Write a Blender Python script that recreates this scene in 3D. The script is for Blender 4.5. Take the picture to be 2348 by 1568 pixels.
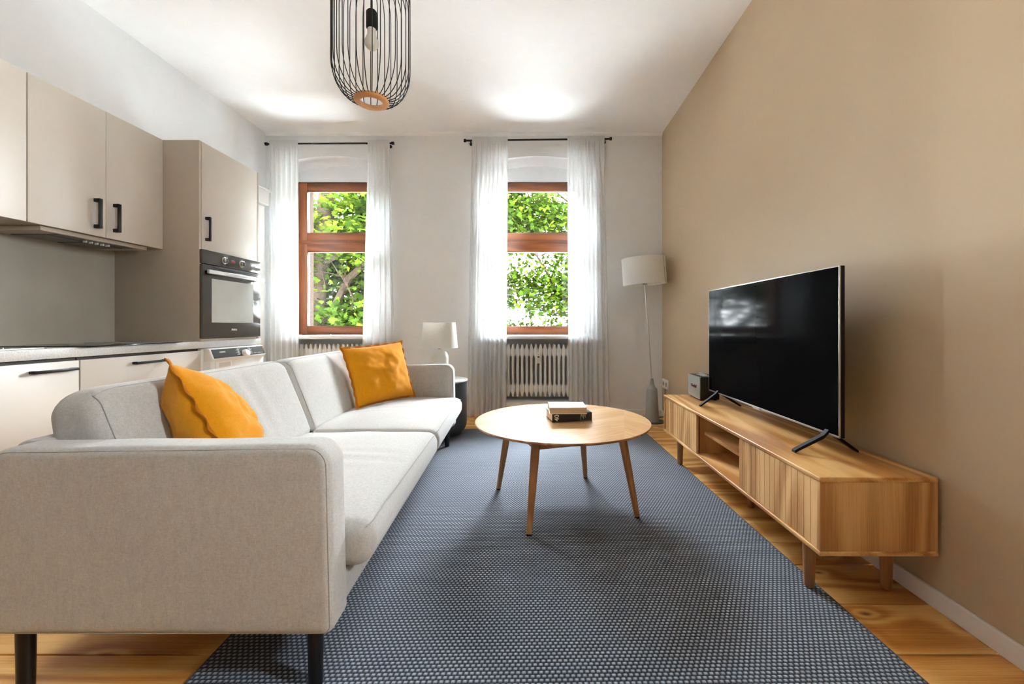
import bpy, bmesh, math, random
import numpy as np
from mathutils import Vector, Matrix, noise
R = math.radians
random.seed(7)
C = bpy.context.scene.collection
for o in list(bpy.data.objects):
    bpy.data.objects.remove(o)
sc = bpy.context.scene

# ------------------------------------------------------------------ camera
F_PX = 965.0
cam_d = bpy.data.cameras.new('camera'); cam = bpy.data.objects.new('camera', cam_d); C.objects.link(cam)
cam.location = (0, 0, 1.0); cam.rotation_euler = (R(90), 0, 0)
cam_d.sensor_width = 36.0; cam_d.lens = F_PX / 2348 * 36.0
cam_d.shift_x = -47 / 2348; cam_d.shift_y = -39 / 2348
cam_d.clip_start = 0.05; cam_d.clip_end = 200
sc.camera = cam

# ------------------------------------------------------------------ world and exposure
SKY = 78.0
w = bpy.data.worlds.new('overcast_sky'); sc.world = w; w.use_nodes = True
nt = w.node_tree; nt.nodes.clear()
wo = nt.nodes.new('ShaderNodeOutputWorld'); bg = nt.nodes.new('ShaderNodeBackground')
tc = nt.nodes.new('ShaderNodeTexCoord'); sx = nt.nodes.new('ShaderNodeSeparateXYZ')
mr = nt.nodes.new('ShaderNodeMapRange'); rp = nt.nodes.new('ShaderNodeValToRGB')
nt.links.new(tc.outputs['Generated'], sx.inputs[0]); nt.links.new(sx.outputs['Z'], mr.inputs['Value'])
mr.inputs['From Min'].default_value = -0.1; mr.inputs['From Max'].default_value = 1.0
nt.links.new(mr.outputs[0], rp.inputs[0])
rp.color_ramp.elements[0].color = (0.90, 0.96, 1.0, 1); rp.color_ramp.elements[1].color = (0.78, 0.89, 1.0, 1)
nt.links.new(rp.outputs[0], bg.inputs['Color']); bg.inputs['Strength'].default_value = SKY
nt.links.new(bg.outputs[0], wo.inputs[0])
sc.view_settings.view_transform = 'Standard'; sc.view_settings.look = 'None'
sc.view_settings.gamma = 1.0; sc.view_settings.use_curve_mapping = False
sc.view_settings.exposure = 1.5
cy = sc.cycles
cy.use_denoising = True
try:
    cy.denoiser = 'OPENIMAGEDENOISE'
except Exception:
    pass
cy.max_bounces = 14; cy.diffuse_bounces = 8; cy.glossy_bounces = 4; cy.transparent_max_bounces = 24
cy.transmission_bounces = 6; cy.caustics_reflective = False; cy.caustics_refractive = False
cy.sample_clamp_indirect = 12.0

# ------------------------------------------------------------------ room numbers (camera stands at x=0, y=0)
XL, XR, YB, YF, ZC = -2.94, 1.43, 4.64, -1.5, 3.115
YW = 4.95          # plane of the window frames
YO = 5.25          # outer face of the front wall
WIN = [(-2.195, .57), (.065, .57)]

# ------------------------------------------------------------------ object helpers
W = {}
def origin_of(bm):
    xs = [v.co.x for v in bm.verts]; ys = [v.co.y for v in bm.verts]; zs = [v.co.z for v in bm.verts]
    return Vector(((min(xs) + max(xs)) / 2, (min(ys) + max(ys)) / 2, min(zs)))
def obj(name, bm, m, parent=None, smooth=True, ang=35, mats=None):
    c = origin_of(bm)
    bmesh.ops.translate(bm, verts=bm.verts, vec=-c)
    me = bpy.data.meshes.new(name); bm.to_mesh(me); bm.free()
    o = bpy.data.objects.new(name, me); C.objects.link(o)
    o.location = c; W[o.name] = Matrix.Translation(c)
    for mm in (mats or [m]):
        me.materials.append(mm)
    if smooth:
        me.polygons.foreach_set('use_smooth', [True] * len(me.polygons))
        try:
            me.set_sharp_from_angle(angle=R(ang))
        except Exception:
            pass
    if parent is not None:
        o.parent = parent; o.matrix_parent_inverse = W[parent.name].inverted()
    return o
def tag(o, label, cat, group=None, kind=None):
    o['label'] = label; o['category'] = cat
    if group: o['group'] = group
    if kind: o['kind'] = kind
    return o
def thing(name, label, cat, loc, group=None):
    o = bpy.data.objects.new(name, None); C.objects.link(o); o.location = loc
    o.empty_display_size = .1
    W[o.name] = Matrix.Translation(Vector(loc))
    return tag(o, label, cat, group)
def struct(name, bm, m, parent=None, smooth=False, mats=None):
    o = obj(name, bm, m, parent, smooth, mats=mats)
    if parent is None: o['kind'] = 'structure'
    return o
def copy_tree(o, shift=Vector((0, 0, 0)), parent=None):
    c = o.copy(); C.objects.link(c)
    if parent is not None: c.parent = parent
    else: c.location = o.location + shift
    W[c.name] = Matrix.Translation(c.location)
    for ch in list(o.children):
        copy_tree(ch, shift, c)
    return c
def NB(): return bmesh.new()

# ------------------------------------------------------------------ shape helpers
def box(bm, x0, x1, y0, y1, z0, z1, bev=0, seg=2, M=None, mi=0):
    vs = [bm.verts.new((x, y, z)) for x in (x0, x1) for y in (y0, y1) for z in (z0, z1)]
    idx = [(0, 1, 3, 2), (4, 6, 7, 5), (0, 4, 5, 1), (2, 3, 7, 6), (0, 2, 6, 4), (1, 5, 7, 3)]
    fs = [bm.faces.new([vs[i] for i in f]) for f in idx]
    for f in fs: f.material_index = mi
    if M is not None:
        for v in vs: v.co = M @ v.co
    bmesh.ops.recalc_face_normals(bm, faces=fs)
    if bev > 0:
        es = list({e for f in fs for e in f.edges})
        bmesh.ops.bevel(bm, geom=es, offset=bev, segments=seg, profile=.5, affect='EDGES', clamp_overlap=True)
    return bm
def frame_of(d):
    d = d.normalized(); u = d.cross(Vector((0, 0, 1)))
    if u.length < 1e-3: u = Vector((1, 0, 0))
    u.normalize(); return u, d.cross(u).normalized()
def tube(bm, pts, rad, n=10, caps=True, closed=False):
    pts = [Vector(p) for p in pts]; N = len(pts)
    rs = rad if isinstance(rad, (list, tuple)) else [rad] * N
    rings = []; pu = None
    for i, p in enumerate(pts):
        if closed: d = pts[(i + 1) % N] - pts[i - 1]
        else: d = pts[min(i + 1, N - 1)] - pts[max(i - 1, 0)]
        u, v = frame_of(d)
        if pu is not None:
            dn = d.normalized(); u = (pu - dn * pu.dot(dn))
            if u.length < 1e-5: u = frame_of(d)[0]
            u.normalize(); v = dn.cross(u).normalized()
        pu = u
        rings.append([bm.verts.new(p + (u * math.cos(a) + v * math.sin(a)) * rs[i]) for a in [2 * math.pi * k / n for k in range(n)]])
    for i in range(N if closed else N - 1):
        a, b = rings[i], rings[(i + 1) % N]
        for k in range(n):
            bm.faces.new((a[k], a[(k + 1) % n], b[(k + 1) % n], b[k]))
    if caps and not closed:
        bm.faces.new(rings[0][::-1]); bm.faces.new(rings[-1])
    return bm
def lathe(bm, prof, c=(0, 0, 0), n=48, M=None, mi=0):
    """prof: (radius, z) from bottom to top; radius 0 makes a pole."""
    c = Vector(c); rings = []; new = []
    for r, z in prof:
        if r <= 1e-6:
            v = bm.verts.new((0, 0, z)); rings.append([v]); new.append(v)
        else:
            ring = [bm.verts.new((r * math.cos(2 * math.pi * k / n), r * math.sin(2 * math.pi * k / n), z)) for k in range(n)]
            rings.append(ring); new += ring
    for a, b in zip(rings, rings[1:]):
        for k in range(n):
            k2 = (k + 1) % n
            if len(a) == 1 and len(b) == 1: continue
            if len(a) == 1: f = bm.faces.new((a[0], b[k2], b[k]))
            elif len(b) == 1: f = bm.faces.new((a[k], a[k2], b[0]))
            else: f = bm.faces.new((a[k], a[k2], b[k2], b[k]))
            f.material_index = mi
    for v in new:
        v.co = (M @ v.co if M is not None else v.co) + c
    return bm
def cyl(bm, p0, p1, r0, r1=None, n=20, mi=0):
    r1 = r0 if r1 is None else r1
    p0, p1 = Vector(p0), Vector(p1); L = (p1 - p0).length
    q = (p1 - p0).to_track_quat('Z', 'Y').to_matrix().to_4x4()
    return lathe(bm, [(0, 0), (r0, 0), (r1, L), (0, L)], p0, n, q, mi)
def rpoly(pts, step=None):
    """pts: (x, y, radius) closed polygon; returns rounded, optionally resampled outline."""
    out = []; n = len(pts)
    for i in range(n):
        p = Vector(pts[i][:2]); r = pts[i][2]
        a = Vector(pts[i - 1][:2]); b = Vector(pts[(i + 1) % n][:2])
        if r <= 0: out.append(p); continue
        da = (a - p).normalized(); db = (b - p).normalized()
        ang = da.angle(db); t = r / math.tan(ang / 2)
        t = min(t, (a - p).length * .49, (b - p).length * .49); rr = t * math.tan(ang / 2)
        c = p + (da + db).normalized() * (rr / math.sin(ang / 2))
        s = p + da * t - c; e = p + db * t - c
        th = s.angle_signed(e) if s.length > 0 else 0
        k = 7
        for j in range(k + 1):
            f = j / k; m = Matrix.Rotation(-th * f, 2)
            out.append(c + m @ s)
    if step:
        res = []
        for i, p in enumerate(out):
            q = out[(i + 1) % len(out)]; L = (q - p).length; k = max(1, int(L / step + .5))
            for j in range(k): res.append(p.lerp(q, j / k))
        out = res
    return out
def soft_extrude(bm, outline, t0, t1, r, fn, nr=6, nt=8, center=None, caprings=5):
    """extrude a 2D outline along t with rounded ends; fn(a, b, t) -> Vector"""
    if center is None:
        center = Vector((sum(p.x for p in outline) / len(outline), sum(p.y for p in outline) / len(outline)))
    st = []
    # inward offset along t: at the very end offset r
    for i in range(nr + 1):
        a = math.pi / 2 * i / nr; st.append((t0 + r * (1 - math.sin(a)), r * (1 - math.cos(a)))) if False else None
    ends0 = [(t0 + r * (1 - math.cos(math.pi / 2 * i / nr)), r * (1 - math.sin(math.pi / 2 * i / nr))) for i in range(nr + 1)]
    mid = [(t0 + r + (t1 - t0 - 2 * r) * i / nt, 0) for i in range(1, nt)]
    ends1 = [(t0 + t1 - t, off) for t, off in ends0[::-1]]
    st = ends0 + mid + ends1
    n = len(outline)
    nrm = []
    for i in range(n):
        d = (outline[(i + 1) % n] - outline[i - 1]).normalized(); nn = Vector((d.y, -d.x))
        if nn.dot(outline[i] - center) < 0: nn = -nn
        nrm.append(nn)
    rings = []
    for t, off in st:
        rings.append([bm.verts.new(fn(*(outline[i] - nrm[i] * off), t)) for i in range(n)])
    for a, b in zip(rings, rings[1:]):
        for k in range(n):
            bm.faces.new((a[k], a[(k + 1) % n], b[(k + 1) % n], b[k]))
    for ring, (t, off), flip in ((rings[0], st[0], True), (rings[-1], st[-1], False)):
        prev = ring; base = [outline[i] - nrm[i] * off for i in range(n)]
        for j in range(1, caprings + 1):
            s = 1 - j / (caprings + 1)
            cur = [bm.verts.new(fn(*(center + (p - center) * s), t)) for p in base]
            for k in range(n):
                bm.faces.new((prev[k], prev[(k + 1) % n], cur[(k + 1) % n], cur[k]))
            prev = cur
        bm.faces.new(prev)
    bmesh.ops.recalc_face_normals(bm, faces=bm.faces)
    return bm
def prism(bm, pts2, fn, t0, t1, bev=0, mi=0):
    a = [bm.verts.new(fn(p[0], p[1], t0)) for p in pts2]; b = [bm.verts.new(fn(p[0], p[1], t1)) for p in pts2]
    n = len(pts2); fs = [bm.faces.new(a), bm.faces.new(b[::-1])]
    for k in range(n): fs.append(bm.faces.new((a[k], b[k], b[(k + 1) % n], a[(k + 1) % n])))
    for f in fs: f.material_index = mi
    bmesh.ops.recalc_face_normals(bm, faces=fs)
    if bev:
        es = list({e for f in fs[:2] for e in f.edges})
        bmesh.ops.bevel(bm, geom=es, offset=bev, segments=2, profile=.5, affect='EDGES', clamp_overlap=True)
    return bm
def text_obj(name, s, size, M, m, parent, depth=.0006, bold=False, shear=0):
    cu = bpy.data.curves.new(name + '_c', 'FONT'); cu.body = s; cu.size = size
    cu.align_x = 'CENTER'; cu.align_y = 'CENTER'; cu.extrude = depth; cu.resolution_u = 3; cu.shear = shear
    if bold: cu.offset = size * .02
    t = bpy.data.objects.new(name + '_t', cu); C.objects.link(t)
    dg = bpy.context.evaluated_depsgraph_get()
    me = bpy.data.meshes.new_from_object(t.evaluated_get(dg))
    bm = NB(); bm.from_mesh(me); bpy.data.objects.remove(t); bpy.data.meshes.remove(me)
    bmesh.ops.transform(bm, matrix=M, verts=bm.verts)
    return obj(name, bm, m, parent, smooth=False)
def basis(o, x, y):
    x = Vector(x).normalized(); y = Vector(y).normalized(); z = x.cross(y)
    return Matrix(((x.x, y.x, z.x, o[0]), (x.y, y.y, z.y, o[1]), (x.z, y.z, z.z, o[2]), (0, 0, 0, 1)))

# ------------------------------------------------------------------ materials
def srgb(r, g, b):
    f = lambda c: (c / 255 / 12.92) if c / 255 <= .04045 else ((c / 255 + .055) / 1.055) ** 2.4
    return (f(r), f(g), f(b), 1)
class NT:
    def __init__(s, name):
        s.m = bpy.data.materials.new(name); s.m.use_nodes = True; s.t = s.m.node_tree; s.t.nodes.clear()
        s.out = s.n('OutputMaterial'); s.b = s.n('BsdfPrincipled'); s.l(s.b.outputs[0], s.out.inputs[0])
        s.tc = s.n('TexCoord')
    def n(s, k, **kw):
        nd = s.t.nodes.new('ShaderNode' + k)
        for a, v in kw.items(): setattr(nd, a, v)
        return nd
    def l(s, a, b): s.t.links.new(a, b)
    def set(s, **kw):
        for k, v in kw.items(): s.b.inputs[k.replace('_', ' ')].default_value = v
    def mapping(s, scale=(1, 1, 1), rot=(0, 0, 0), src='Object', loc=(0, 0, 0)):
        mp = s.n('Mapping'); mp.inputs['Scale'].default_value = scale; mp.inputs['Rotation'].default_value = rot
        mp.inputs['Location'].default_value = loc
        s.l(s.tc.outputs[src], mp.inputs[0]); return mp.outputs[0]
    def noise(s, vec, scale, detail=3, rough=.5, dist=0):
        nd = s.n('TexNoise'); nd.inputs['Scale'].default_value = scale; nd.inputs['Detail'].default_value = detail
        nd.inputs['Roughness'].default_value = rough; nd.inputs['Distortion'].default_value = dist
        if vec is not None: s.l(vec, nd.inputs['Vector'])
        return nd.outputs[0]
    def ramp(s, fac, stops):
        r = s.n('ValToRGB'); s.l(fac, r.inputs[0]); e = r.color_ramp.elements
        while len(e) < len(stops): e.new(.5)
        for k, (p, c) in enumerate(stops): e[k].position = p; e[k].color = c
        return r.outputs[0]
    def math(s, op, a, b=None, c=None):
        nd = s.n('Math'); nd.operation = op
        for i, x in enumerate((a, b, c)):
            if x is None: continue
            if isinstance(x, (int, float)): nd.inputs[i].default_value = x
            else: s.l(x, nd.inputs[i])
        return nd.outputs[0]
    def mix(s, fac, a, b, mode='MIX'):
        nd = s.n('MixRGB'); nd.blend_type = mode
        for i, x in enumerate((fac, a, b)):
            if isinstance(x, (int, float)): nd.inputs[i].default_value = x
            elif isinstance(x, tuple): nd.inputs[i].default_value = x
            else: s.l(x, nd.inputs[i])
        return nd.outputs[0]
    def bump(s, h, strength=.3, dist=.002):
        nd = s.n('Bump'); nd.inputs['Strength'].default_value = strength; nd.inputs['Distance'].default_value = dist
        s.l(h, nd.inputs['Height']); s.l(nd.outputs[0], s.b.inputs['Normal']); return nd
def plain(name, col, rough=.5, metallic=0, var=.04, scale=8, bump=0, bscale=120, bdist=.001, **kw):
    g = NT(name); c = srgb(*col); g.set(Roughness=rough, Metallic=metallic)
    f = g.noise(g.mapping(), scale, 3)
    lo = tuple(x * (1 - var) for x in c[:3]) + (1,); hi = tuple(min(1, x * (1 + var)) for x in c[:3]) + (1,)
    g.l(g.ramp(f, [(.3, lo), (.7, hi)]), g.b.inputs['Base Color'])
    if bump: g.bump(g.noise(g.mapping(), bscale, 3), bump, bdist)
    for k, v in kw.items(): g.b.inputs[k.replace('_', ' ')].default_value = v
    return g.m
def wood(name, dark, mid, light, axis='Y', rough=.42, ring=9.0, stretch=.12, fine=1.0, attr=None, knots=False, bump=.08, swirl=15):
    g = NT(name); g.set(Roughness=rough)
    sc3 = {'X': (stretch, 1, 1), 'Y': (1, stretch, 1), 'Z': (1, 1, stretch)}[axis]
    vec = g.mapping(sc3)
    if attr:
        at = g.n('Attribute'); at.attribute_name = attr
        off = g.n('VectorMath', operation='SCALE'); off.inputs[0].default_value = (37.0, 11.0, 23.0); g.l(at.outputs['Fac'], off.inputs['Scale'])
        ad = g.n('VectorMath', operation='ADD'); g.l(vec, ad.inputs[0]); g.l(off.outputs[0], ad.inputs[1]); vec = ad.outputs[0]
    big = g.noise(vec, ring * .35, 2, .5, .6)
    if knots:
        vo = g.n('TexVoronoi'); vo.voronoi_dimensions = '2D'; vo.inputs['Scale'].default_value = 3.1; vo.inputs['Randomness'].default_value = 1
        mk = g.n('Mapping'); mk.inputs['Scale'].default_value = tuple((.50 if k == 0 else .95) / a for k, a in enumerate(sc3)); g.l(vec, mk.inputs[0])
        g.l(mk.outputs[0], vo.inputs['Vector'])
        kd = g.math('ADD', vo.outputs['Distance'], g.math('MULTIPLY', g.noise(vec, 30, 2), .03))
        bend = g.math('MULTIPLY', g.math('EXPONENT', g.math('MULTIPLY', kd, -11.0)), .22)
        big = g.math('ADD', big, bend)
    rings = g.math('SINE', g.math('MULTIPLY', big, ring * swirl))
    rings = g.math('MULTIPLY_ADD', rings, .5, .5)
    s2 = {'X': (.02, 1, 1), 'Y': (1, .02, 1), 'Z': (1, 1, .02)}[axis]
    m2 = g.n('Mapping'); m2.inputs['Scale'].default_value = tuple(b / a for a, b in zip(sc3, s2)); g.l(vec, m2.inputs[0])
    fi = g.noise(m2.outputs[0], 260 * fine, 3, .6)
    fac = g.math('ADD', g.math('MULTIPLY', rings, .42), g.math('MULTIPLY', fi, .58))
    fac = g.math('ADD', g.math('MULTIPLY', fac, .8), g.math('MULTIPLY', big, .2))
    col = g.ramp(fac, [(.3, srgb(*dark)), (.5, srgb(*mid)), (.68, srgb(*light))])
    if knots:
        halo = g.n('MapRange'); g.l(kd, halo.inputs[0]); halo.inputs[1].default_value = .02; halo.inputs[2].default_value = .085
        halo.inputs[3].default_value = .5; halo.inputs[4].default_value = 0
        col = g.mix(halo.outputs[0], col, srgb(150, 88, 36))
        core = g.n('MapRange'); g.l(kd, core.inputs[0]); core.inputs[1].default_value = .022; core.inputs[2].default_value = .042
        core.inputs[3].default_value = .85; core.inputs[4].default_value = 0
        col = g.mix(core.outputs[0], col, srgb(84, 46, 20))
    if attr:
        tint = g.ramp(at.outputs['Fac'], [(0, (.80, .72, .62, 1)), (.5, (1, .97, .93, 1)), (1, (1.0, 1.0, 1.0, 1))])
        col = g.mix(1.0, col, tint, 'MULTIPLY')
    g.l(col, g.b.inputs['Base Color'])
    g.bump(fac, bump, .002)
    return g.m
def fabric(name, col, var=.12, fine=900, rough=.95, sheen=.3, bump=.5, streak=True, bdist=.0012):
    g = NT(name); c = srgb(*col); g.set(Roughness=rough)
    g.b.inputs['Sheen Weight'].default_value = sheen; g.b.inputs['Sheen Roughness'].default_value = .5
    g.b.inputs['Specular IOR Level'].default_value = .2
    a = g.noise(g.mapping((1, 1, .25)), fine * .5, 3, .7); b = g.noise(g.mapping((.25, .25, 1)), fine * .5, 3, .7)
    f = g.math('MULTIPLY', g.math('ADD', a, b), .5)
    big = g.noise(g.mapping((1, 1, .3)), 90, 4, .6)
    fac = g.math('ADD', g.math('MULTIPLY', f, .8), g.math('MULTIPLY', big, .2))
    lo = tuple(x * (1 - var * 2) for x in c[:3]) + (1,); hi = tuple(min(1, x * (1 + var)) for x in c[:3]) + (1,)
    g.l(g.ramp(fac, [(.38, lo), (.62, hi)]), g.b.inputs['Base Color'])
    g.bump(f, bump, bdist)
    return g.m
M_white = plain('white_wall_paint', (234, 236, 237), .85, var=.012, bump=.05, bscale=60)
M_ceil = plain('white_ceiling_paint', (246, 246, 245), .9, var=.01, bump=.04, bscale=40)
M_beige = plain('beige_wall_paint', (187, 165, 134), .62, var=.012, scale=3, bump=.06, bscale=140)
M_taupe = plain('bounce_damping_taupe', (74, 64, 54), .8, var=.012)  # unseen rear wall only, darkened to hold back bounced light
M_skirt = plain('white_gloss_paint', (232, 231, 228), .35, var=.01)
M_cab = plain('greige_laminate', (203, 195, 184), .42, var=.012)
M_cabdark = plain('darker_greige_laminate', (176, 164, 148), .5, var=.015)  # darker tone of the greige, for bodies, side panels and hood
M_carc = plain('dark_gap', (60, 55, 50), .7)
M_splash = plain('grey_splashback_laminate', (186, 182, 170), .4, var=.05, scale=5, bump=.02)
M_worktop = plain('speckled_concrete_laminate', (196, 194, 190), .45, var=.16, scale=160, bump=.03)
M_black = plain('black_metal', (24, 22, 21), .38, metallic=.3, var=.05)
M_blackm = plain('matt_black_plastic', (15, 15, 15), .6, var=.05, Specular_IOR_Level=.25)
M_steel = plain('brushed_steel', (205, 205, 203), .28, metallic=1, var=.04, scale=60)
M_chrome = plain('chrome', (225, 225, 225), .12, metallic=1, var=.02)
M_ovengl = plain('smoked_glass', (84, 82, 78), .1, var=.03, IOR=1.2)
M_ovenwin = plain('pale_reflection_oven_glass', (202, 206, 202), .12, metallic=.35, var=.03)  # pale base colour stands in for the bright reflection in the oven window
M_hob = plain('black_ceramic_glass', (14, 14, 15), .05, var=.03)
M_machine = plain('white_enamel', (236, 236, 234), .3, var=.01)
M_dkpanel = plain('dark_grey_gloss_panel', (52, 54, 54), .18, var=.04)
M_red = plain('red_display_digits', (190, 40, 40), .4)
M_print = plain('white_print', (225, 225, 222), .6)
M_sofa = fabric('light_grey_melange_fabric', (188, 186, 181), .11, 900)
M_pipe = fabric('grey_piping_fabric', (168, 166, 160), .1, 900)
M_must = fabric('mustard_linen', (208, 138, 10), .08, 1400, sheen=.15, bump=.35, bdist=.0008)
M_mustd = fabric('mustard_seam_cotton', (172, 102, 8), .1, 1400, sheen=.1)
M_radi = plain('radiator_enamel', (226, 224, 219), .35, var=.015)
M_bulb = plain('frosted_bulb_glass', (205, 200, 190), .35, var=.02)
M_grey = plain('warm_grey_lacquer', (148, 147, 142), .5, var=.02)
M_charc = plain('charcoal_lacquer', (66, 67, 70), .42, var=.03)
M_palegr = plain('pale_grey_lacquer', (214, 212, 208), .4, var=.01)
M_lampb = plain('stone_white_ceramic', (206, 204, 196), .55, var=.03, bump=.05)
M_page = plain('book_pages', (196, 176, 150), .85, var=.12, scale=300)
M_cover = plain('white_glossy_cover', (240, 240, 238), .3, var=.01)
M_bcover = plain('black_book_cover', (26, 26, 24), .45, var=.05)
M_alu = plain('silver_trim', (190, 190, 188), .3, metallic=.9, var=.03)
M_screen = plain('black_screen_glass', (10, 10, 11), .08, var=.02, IOR=1.065)
M_plug = plain('white_plastic', (236, 234, 228), .35, var=.01)
M_grille = plain('grey_woven_grille', (150, 152, 148), .9, var=.35, scale=600, bump=.4, bscale=700)
M_vinyl = plain('black_textured_vinyl', (20, 19, 18), .6, var=.1, bump=.4, bscale=500)
M_dark_in = plain('dark_hood_filter', (88, 84, 76), .4, metallic=.5, var=.1, scale=200)
M_oak_y = wood('oak_grain_lengthwise', (172, 116, 58), (206, 154, 90), (230, 186, 124), 'Y', .36, ring=5)
M_oak_z = wood('oak_grain_upright', (176, 126, 72), (206, 160, 102), (224, 182, 126), 'Z', .45, ring=5)
M_oak_x = wood('oak_grain_crosswise', (176, 124, 74), (204, 156, 104), (222, 180, 130), 'X', .45, ring=5)
M_leg = wood('oak_leg_grain', (150, 102, 62), (178, 128, 82), (196, 148, 100), 'Z', .42, ring=6)
M_ring = wood('turned_beech', (176, 118, 66), (200, 142, 86), (214, 160, 104), 'X', .5, ring=4)
M_frame_v = wood('varnished_window_wood_upright', (70, 34, 12), (110, 56, 22), (136, 76, 34), 'Z', .36, ring=8, swirl=4)
M_frame_h = wood('varnished_window_wood_level', (70, 34, 12), (108, 55, 20), (134, 74, 32), 'X', .36, ring=8, swirl=4)
M_pine = wood('oiled_pine_boards', (186, 124, 54), (218, 162, 84), (240, 198, 124), 'X', .4, ring=4.5, stretch=.16, attr='rnd', knots=True)
M_stucco = plain('pink_grey_stucco', (30, 24, 21), 1.0, Specular_IOR_Level=0, var=.05, bump=.3, bscale=80)

def glass_mat(name, dirt=0.0, refl=1.0):
    g = NT(name); g.t.nodes.remove(g.b)
    tr = g.n('BsdfTransparent'); gl = g.n('BsdfGlossy'); gl.inputs['Roughness'].default_value = .02
    df = g.n('BsdfDiffuse'); df.inputs[0].default_value = (.9, .92, .95, 1)
    fr = g.n('Fresnel'); fr.inputs[0].default_value = 1.35
    m1 = g.n('MixShader'); g.l(fr.outputs[0], m1.inputs[0]); g.l(tr.outputs[0], m1.inputs[1]); g.l(gl.outputs[0], m1.inputs[2])
    m2 = g.n('MixShader'); nz = g.noise(g.mapping(), 2.2, 3, .5)
    g.l(g.math('MULTIPLY', g.ramp(nz, [(.45, (0, 0, 0, 1)), (.8, (1, 1, 1, 1))]), dirt), m2.inputs[0])
    g.l(m1.outputs[0], m2.inputs[1]); g.l(df.outputs[0], m2.inputs[2]); g.l(m2.outputs[0], g.out.inputs[0])
    return g.m
M_glass = glass_mat('window_glass', .002)
def sheer_mat(name, transp=.18, col=(.93, .93, .92, 1)):
    g = NT(name); g.t.nodes.remove(g.b)
    tr = g.n('BsdfTransparent'); df = g.n('BsdfDiffuse'); tl = g.n('BsdfTranslucent')
    df.inputs[0].default_value = col; tl.inputs[0].default_value = (.60, .61, .61, 1)
    m1 = g.n('MixShader'); m1.inputs[0].default_value = .42; g.l(df.outputs[0], m1.inputs[1]); g.l(tl.outputs[0], m1.inputs[2])
    m2 = g.n('MixShader')
    nz = g.noise(g.mapping((40, 40, 900)), 1.0, 2, .5)
    g.l(g.math('MULTIPLY_ADD', nz, .16, transp - .08), m2.inputs[0])
    g.l(m1.outputs[0], m2.inputs[1]); g.l(tr.outputs[0], m2.inputs[2]); g.l(m2.outputs[0], g.out.inputs[0])
    return g.m
M_sheer = sheer_mat('sheer_white_voile', .13)
M_linen = sheer_mat('white_linen_curtain', .04)
def shade_mat(name):
    g = NT(name); g.t.nodes.remove(g.b)
    df = g.n('BsdfDiffuse'); tl = g.n('BsdfTranslucent')
    f = g.math('MULTIPLY', g.math('ADD', g.noise(g.mapping((1, 1, .15)), 900, 2), g.noise(g.mapping((.15, .15, 1)), 900, 2)), .5)
    col = g.ramp(f, [(.4, srgb(232, 230, 225)), (.6, srgb(248, 247, 243))])
    g.l(col, df.inputs[0]); g.l(col, tl.inputs[0])
    m1 = g.n('MixShader'); m1.inputs[0].default_value = .3; g.l(df.outputs[0], m1.inputs[1]); g.l(tl.outputs[0], m1.inputs[2])
    g.l(m1.outputs[0], g.out.inputs[0]); return g.m
M_shade = shade_mat('linen_lampshade')

# ------------------------------------------------------------------ setting: floor boards
def make_floor():
    seams = [1.277, 1.509, 1.756, 1.938, 2.183, 2.37, 2.635, 2.83]
    y = 1.277
    while y > YF: y -= random.choice([.19, .22, .24, .25]); seams.insert(0, max(y, YF))
    y = 2.83
    while y < YW: y += random.choice([.2, .23, .25, .27]); seams.append(min(y, YW))
    bm = NB(); lay = bm.verts.layers.float.new('rnd'); g = .0028
    for a, b in zip(seams, seams[1:]):
        if b - a < .01: continue
        n0 = len(bm.verts)
        box(bm, XL, XR, a + g, b - g, -.02, 0, bev=.0012, seg=1)
        bm.verts.ensure_lookup_table(); r = random.random()
        for v in bm.verts[n0:]: v[lay] = r
    n0 = len(bm.verts)
    box(bm, XL - .3, XR + .3, YF - .2, YO, -.25, -.02, mi=1)
    return struct('floor', bm, M_pine, mats=[M_pine, M_carc])
make_floor()
bm = NB(); box(bm, XL - .3, XR + .3, YF - .2, YO, ZC, ZC + .3)
struct('ceiling', bm, M_ceil)
RW = (.22, .52, 1.5, 2.15)  # unseen window opening, added to brighten the kitchen side
bm = NB(); box(bm, XR, XR + .25, RW[1], YB, 0, ZC); box(bm, XR, XR + .25, YF - .2, RW[0], 0, ZC); box(bm, XR, XR + .25, RW[0], RW[1], 0, RW[2]); box(bm, XR, XR + .25, RW[0], RW[1], RW[3], ZC)
struct('wall_right', bm, M_beige)
bm = NB(); box(bm, XL - .25, XL, YF - .2, YB, 0, ZC)
struct('wall_left', bm, M_white)

# front wall: inner leaf with arched recesses, outer leaf with window holes
def arch_z(u, half):
    """height of the arch above x offset u"""
    Rr = 2.1
    return 2.862 - (Rr - math.sqrt(max(0, Rr * Rr - u * u)))
HW = .60
def make_front_wall():
    bm = NB(); fn = lambda a, b, t: Vector((a, t, b))
    xs = [XL - .25] + [v for c, h in WIN for v in (c - HW, c + HW)] + [XR + .25]
    for i in range(0, len(xs), 2):
        box(bm, xs[i], xs[i + 1], YB, YW, 0, ZC)
    for c, h in WIN:
        k = 24
        pts = [(c - HW + 2 * HW * i / k, arch_z(-HW + 2 * HW * i / k, HW)) for i in range(k + 1)] + [(c + HW, ZC), (c - HW, ZC)]
        prism(bm, pts, fn, YB, YW)
        box(bm, c - HW, c + HW, YB, YW, 0, .15)
    bmesh.ops.remove_doubles(bm, verts=bm.verts, dist=1e-5)
    return struct('wall_back', bm, M_white)
make_front_wall()
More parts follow.
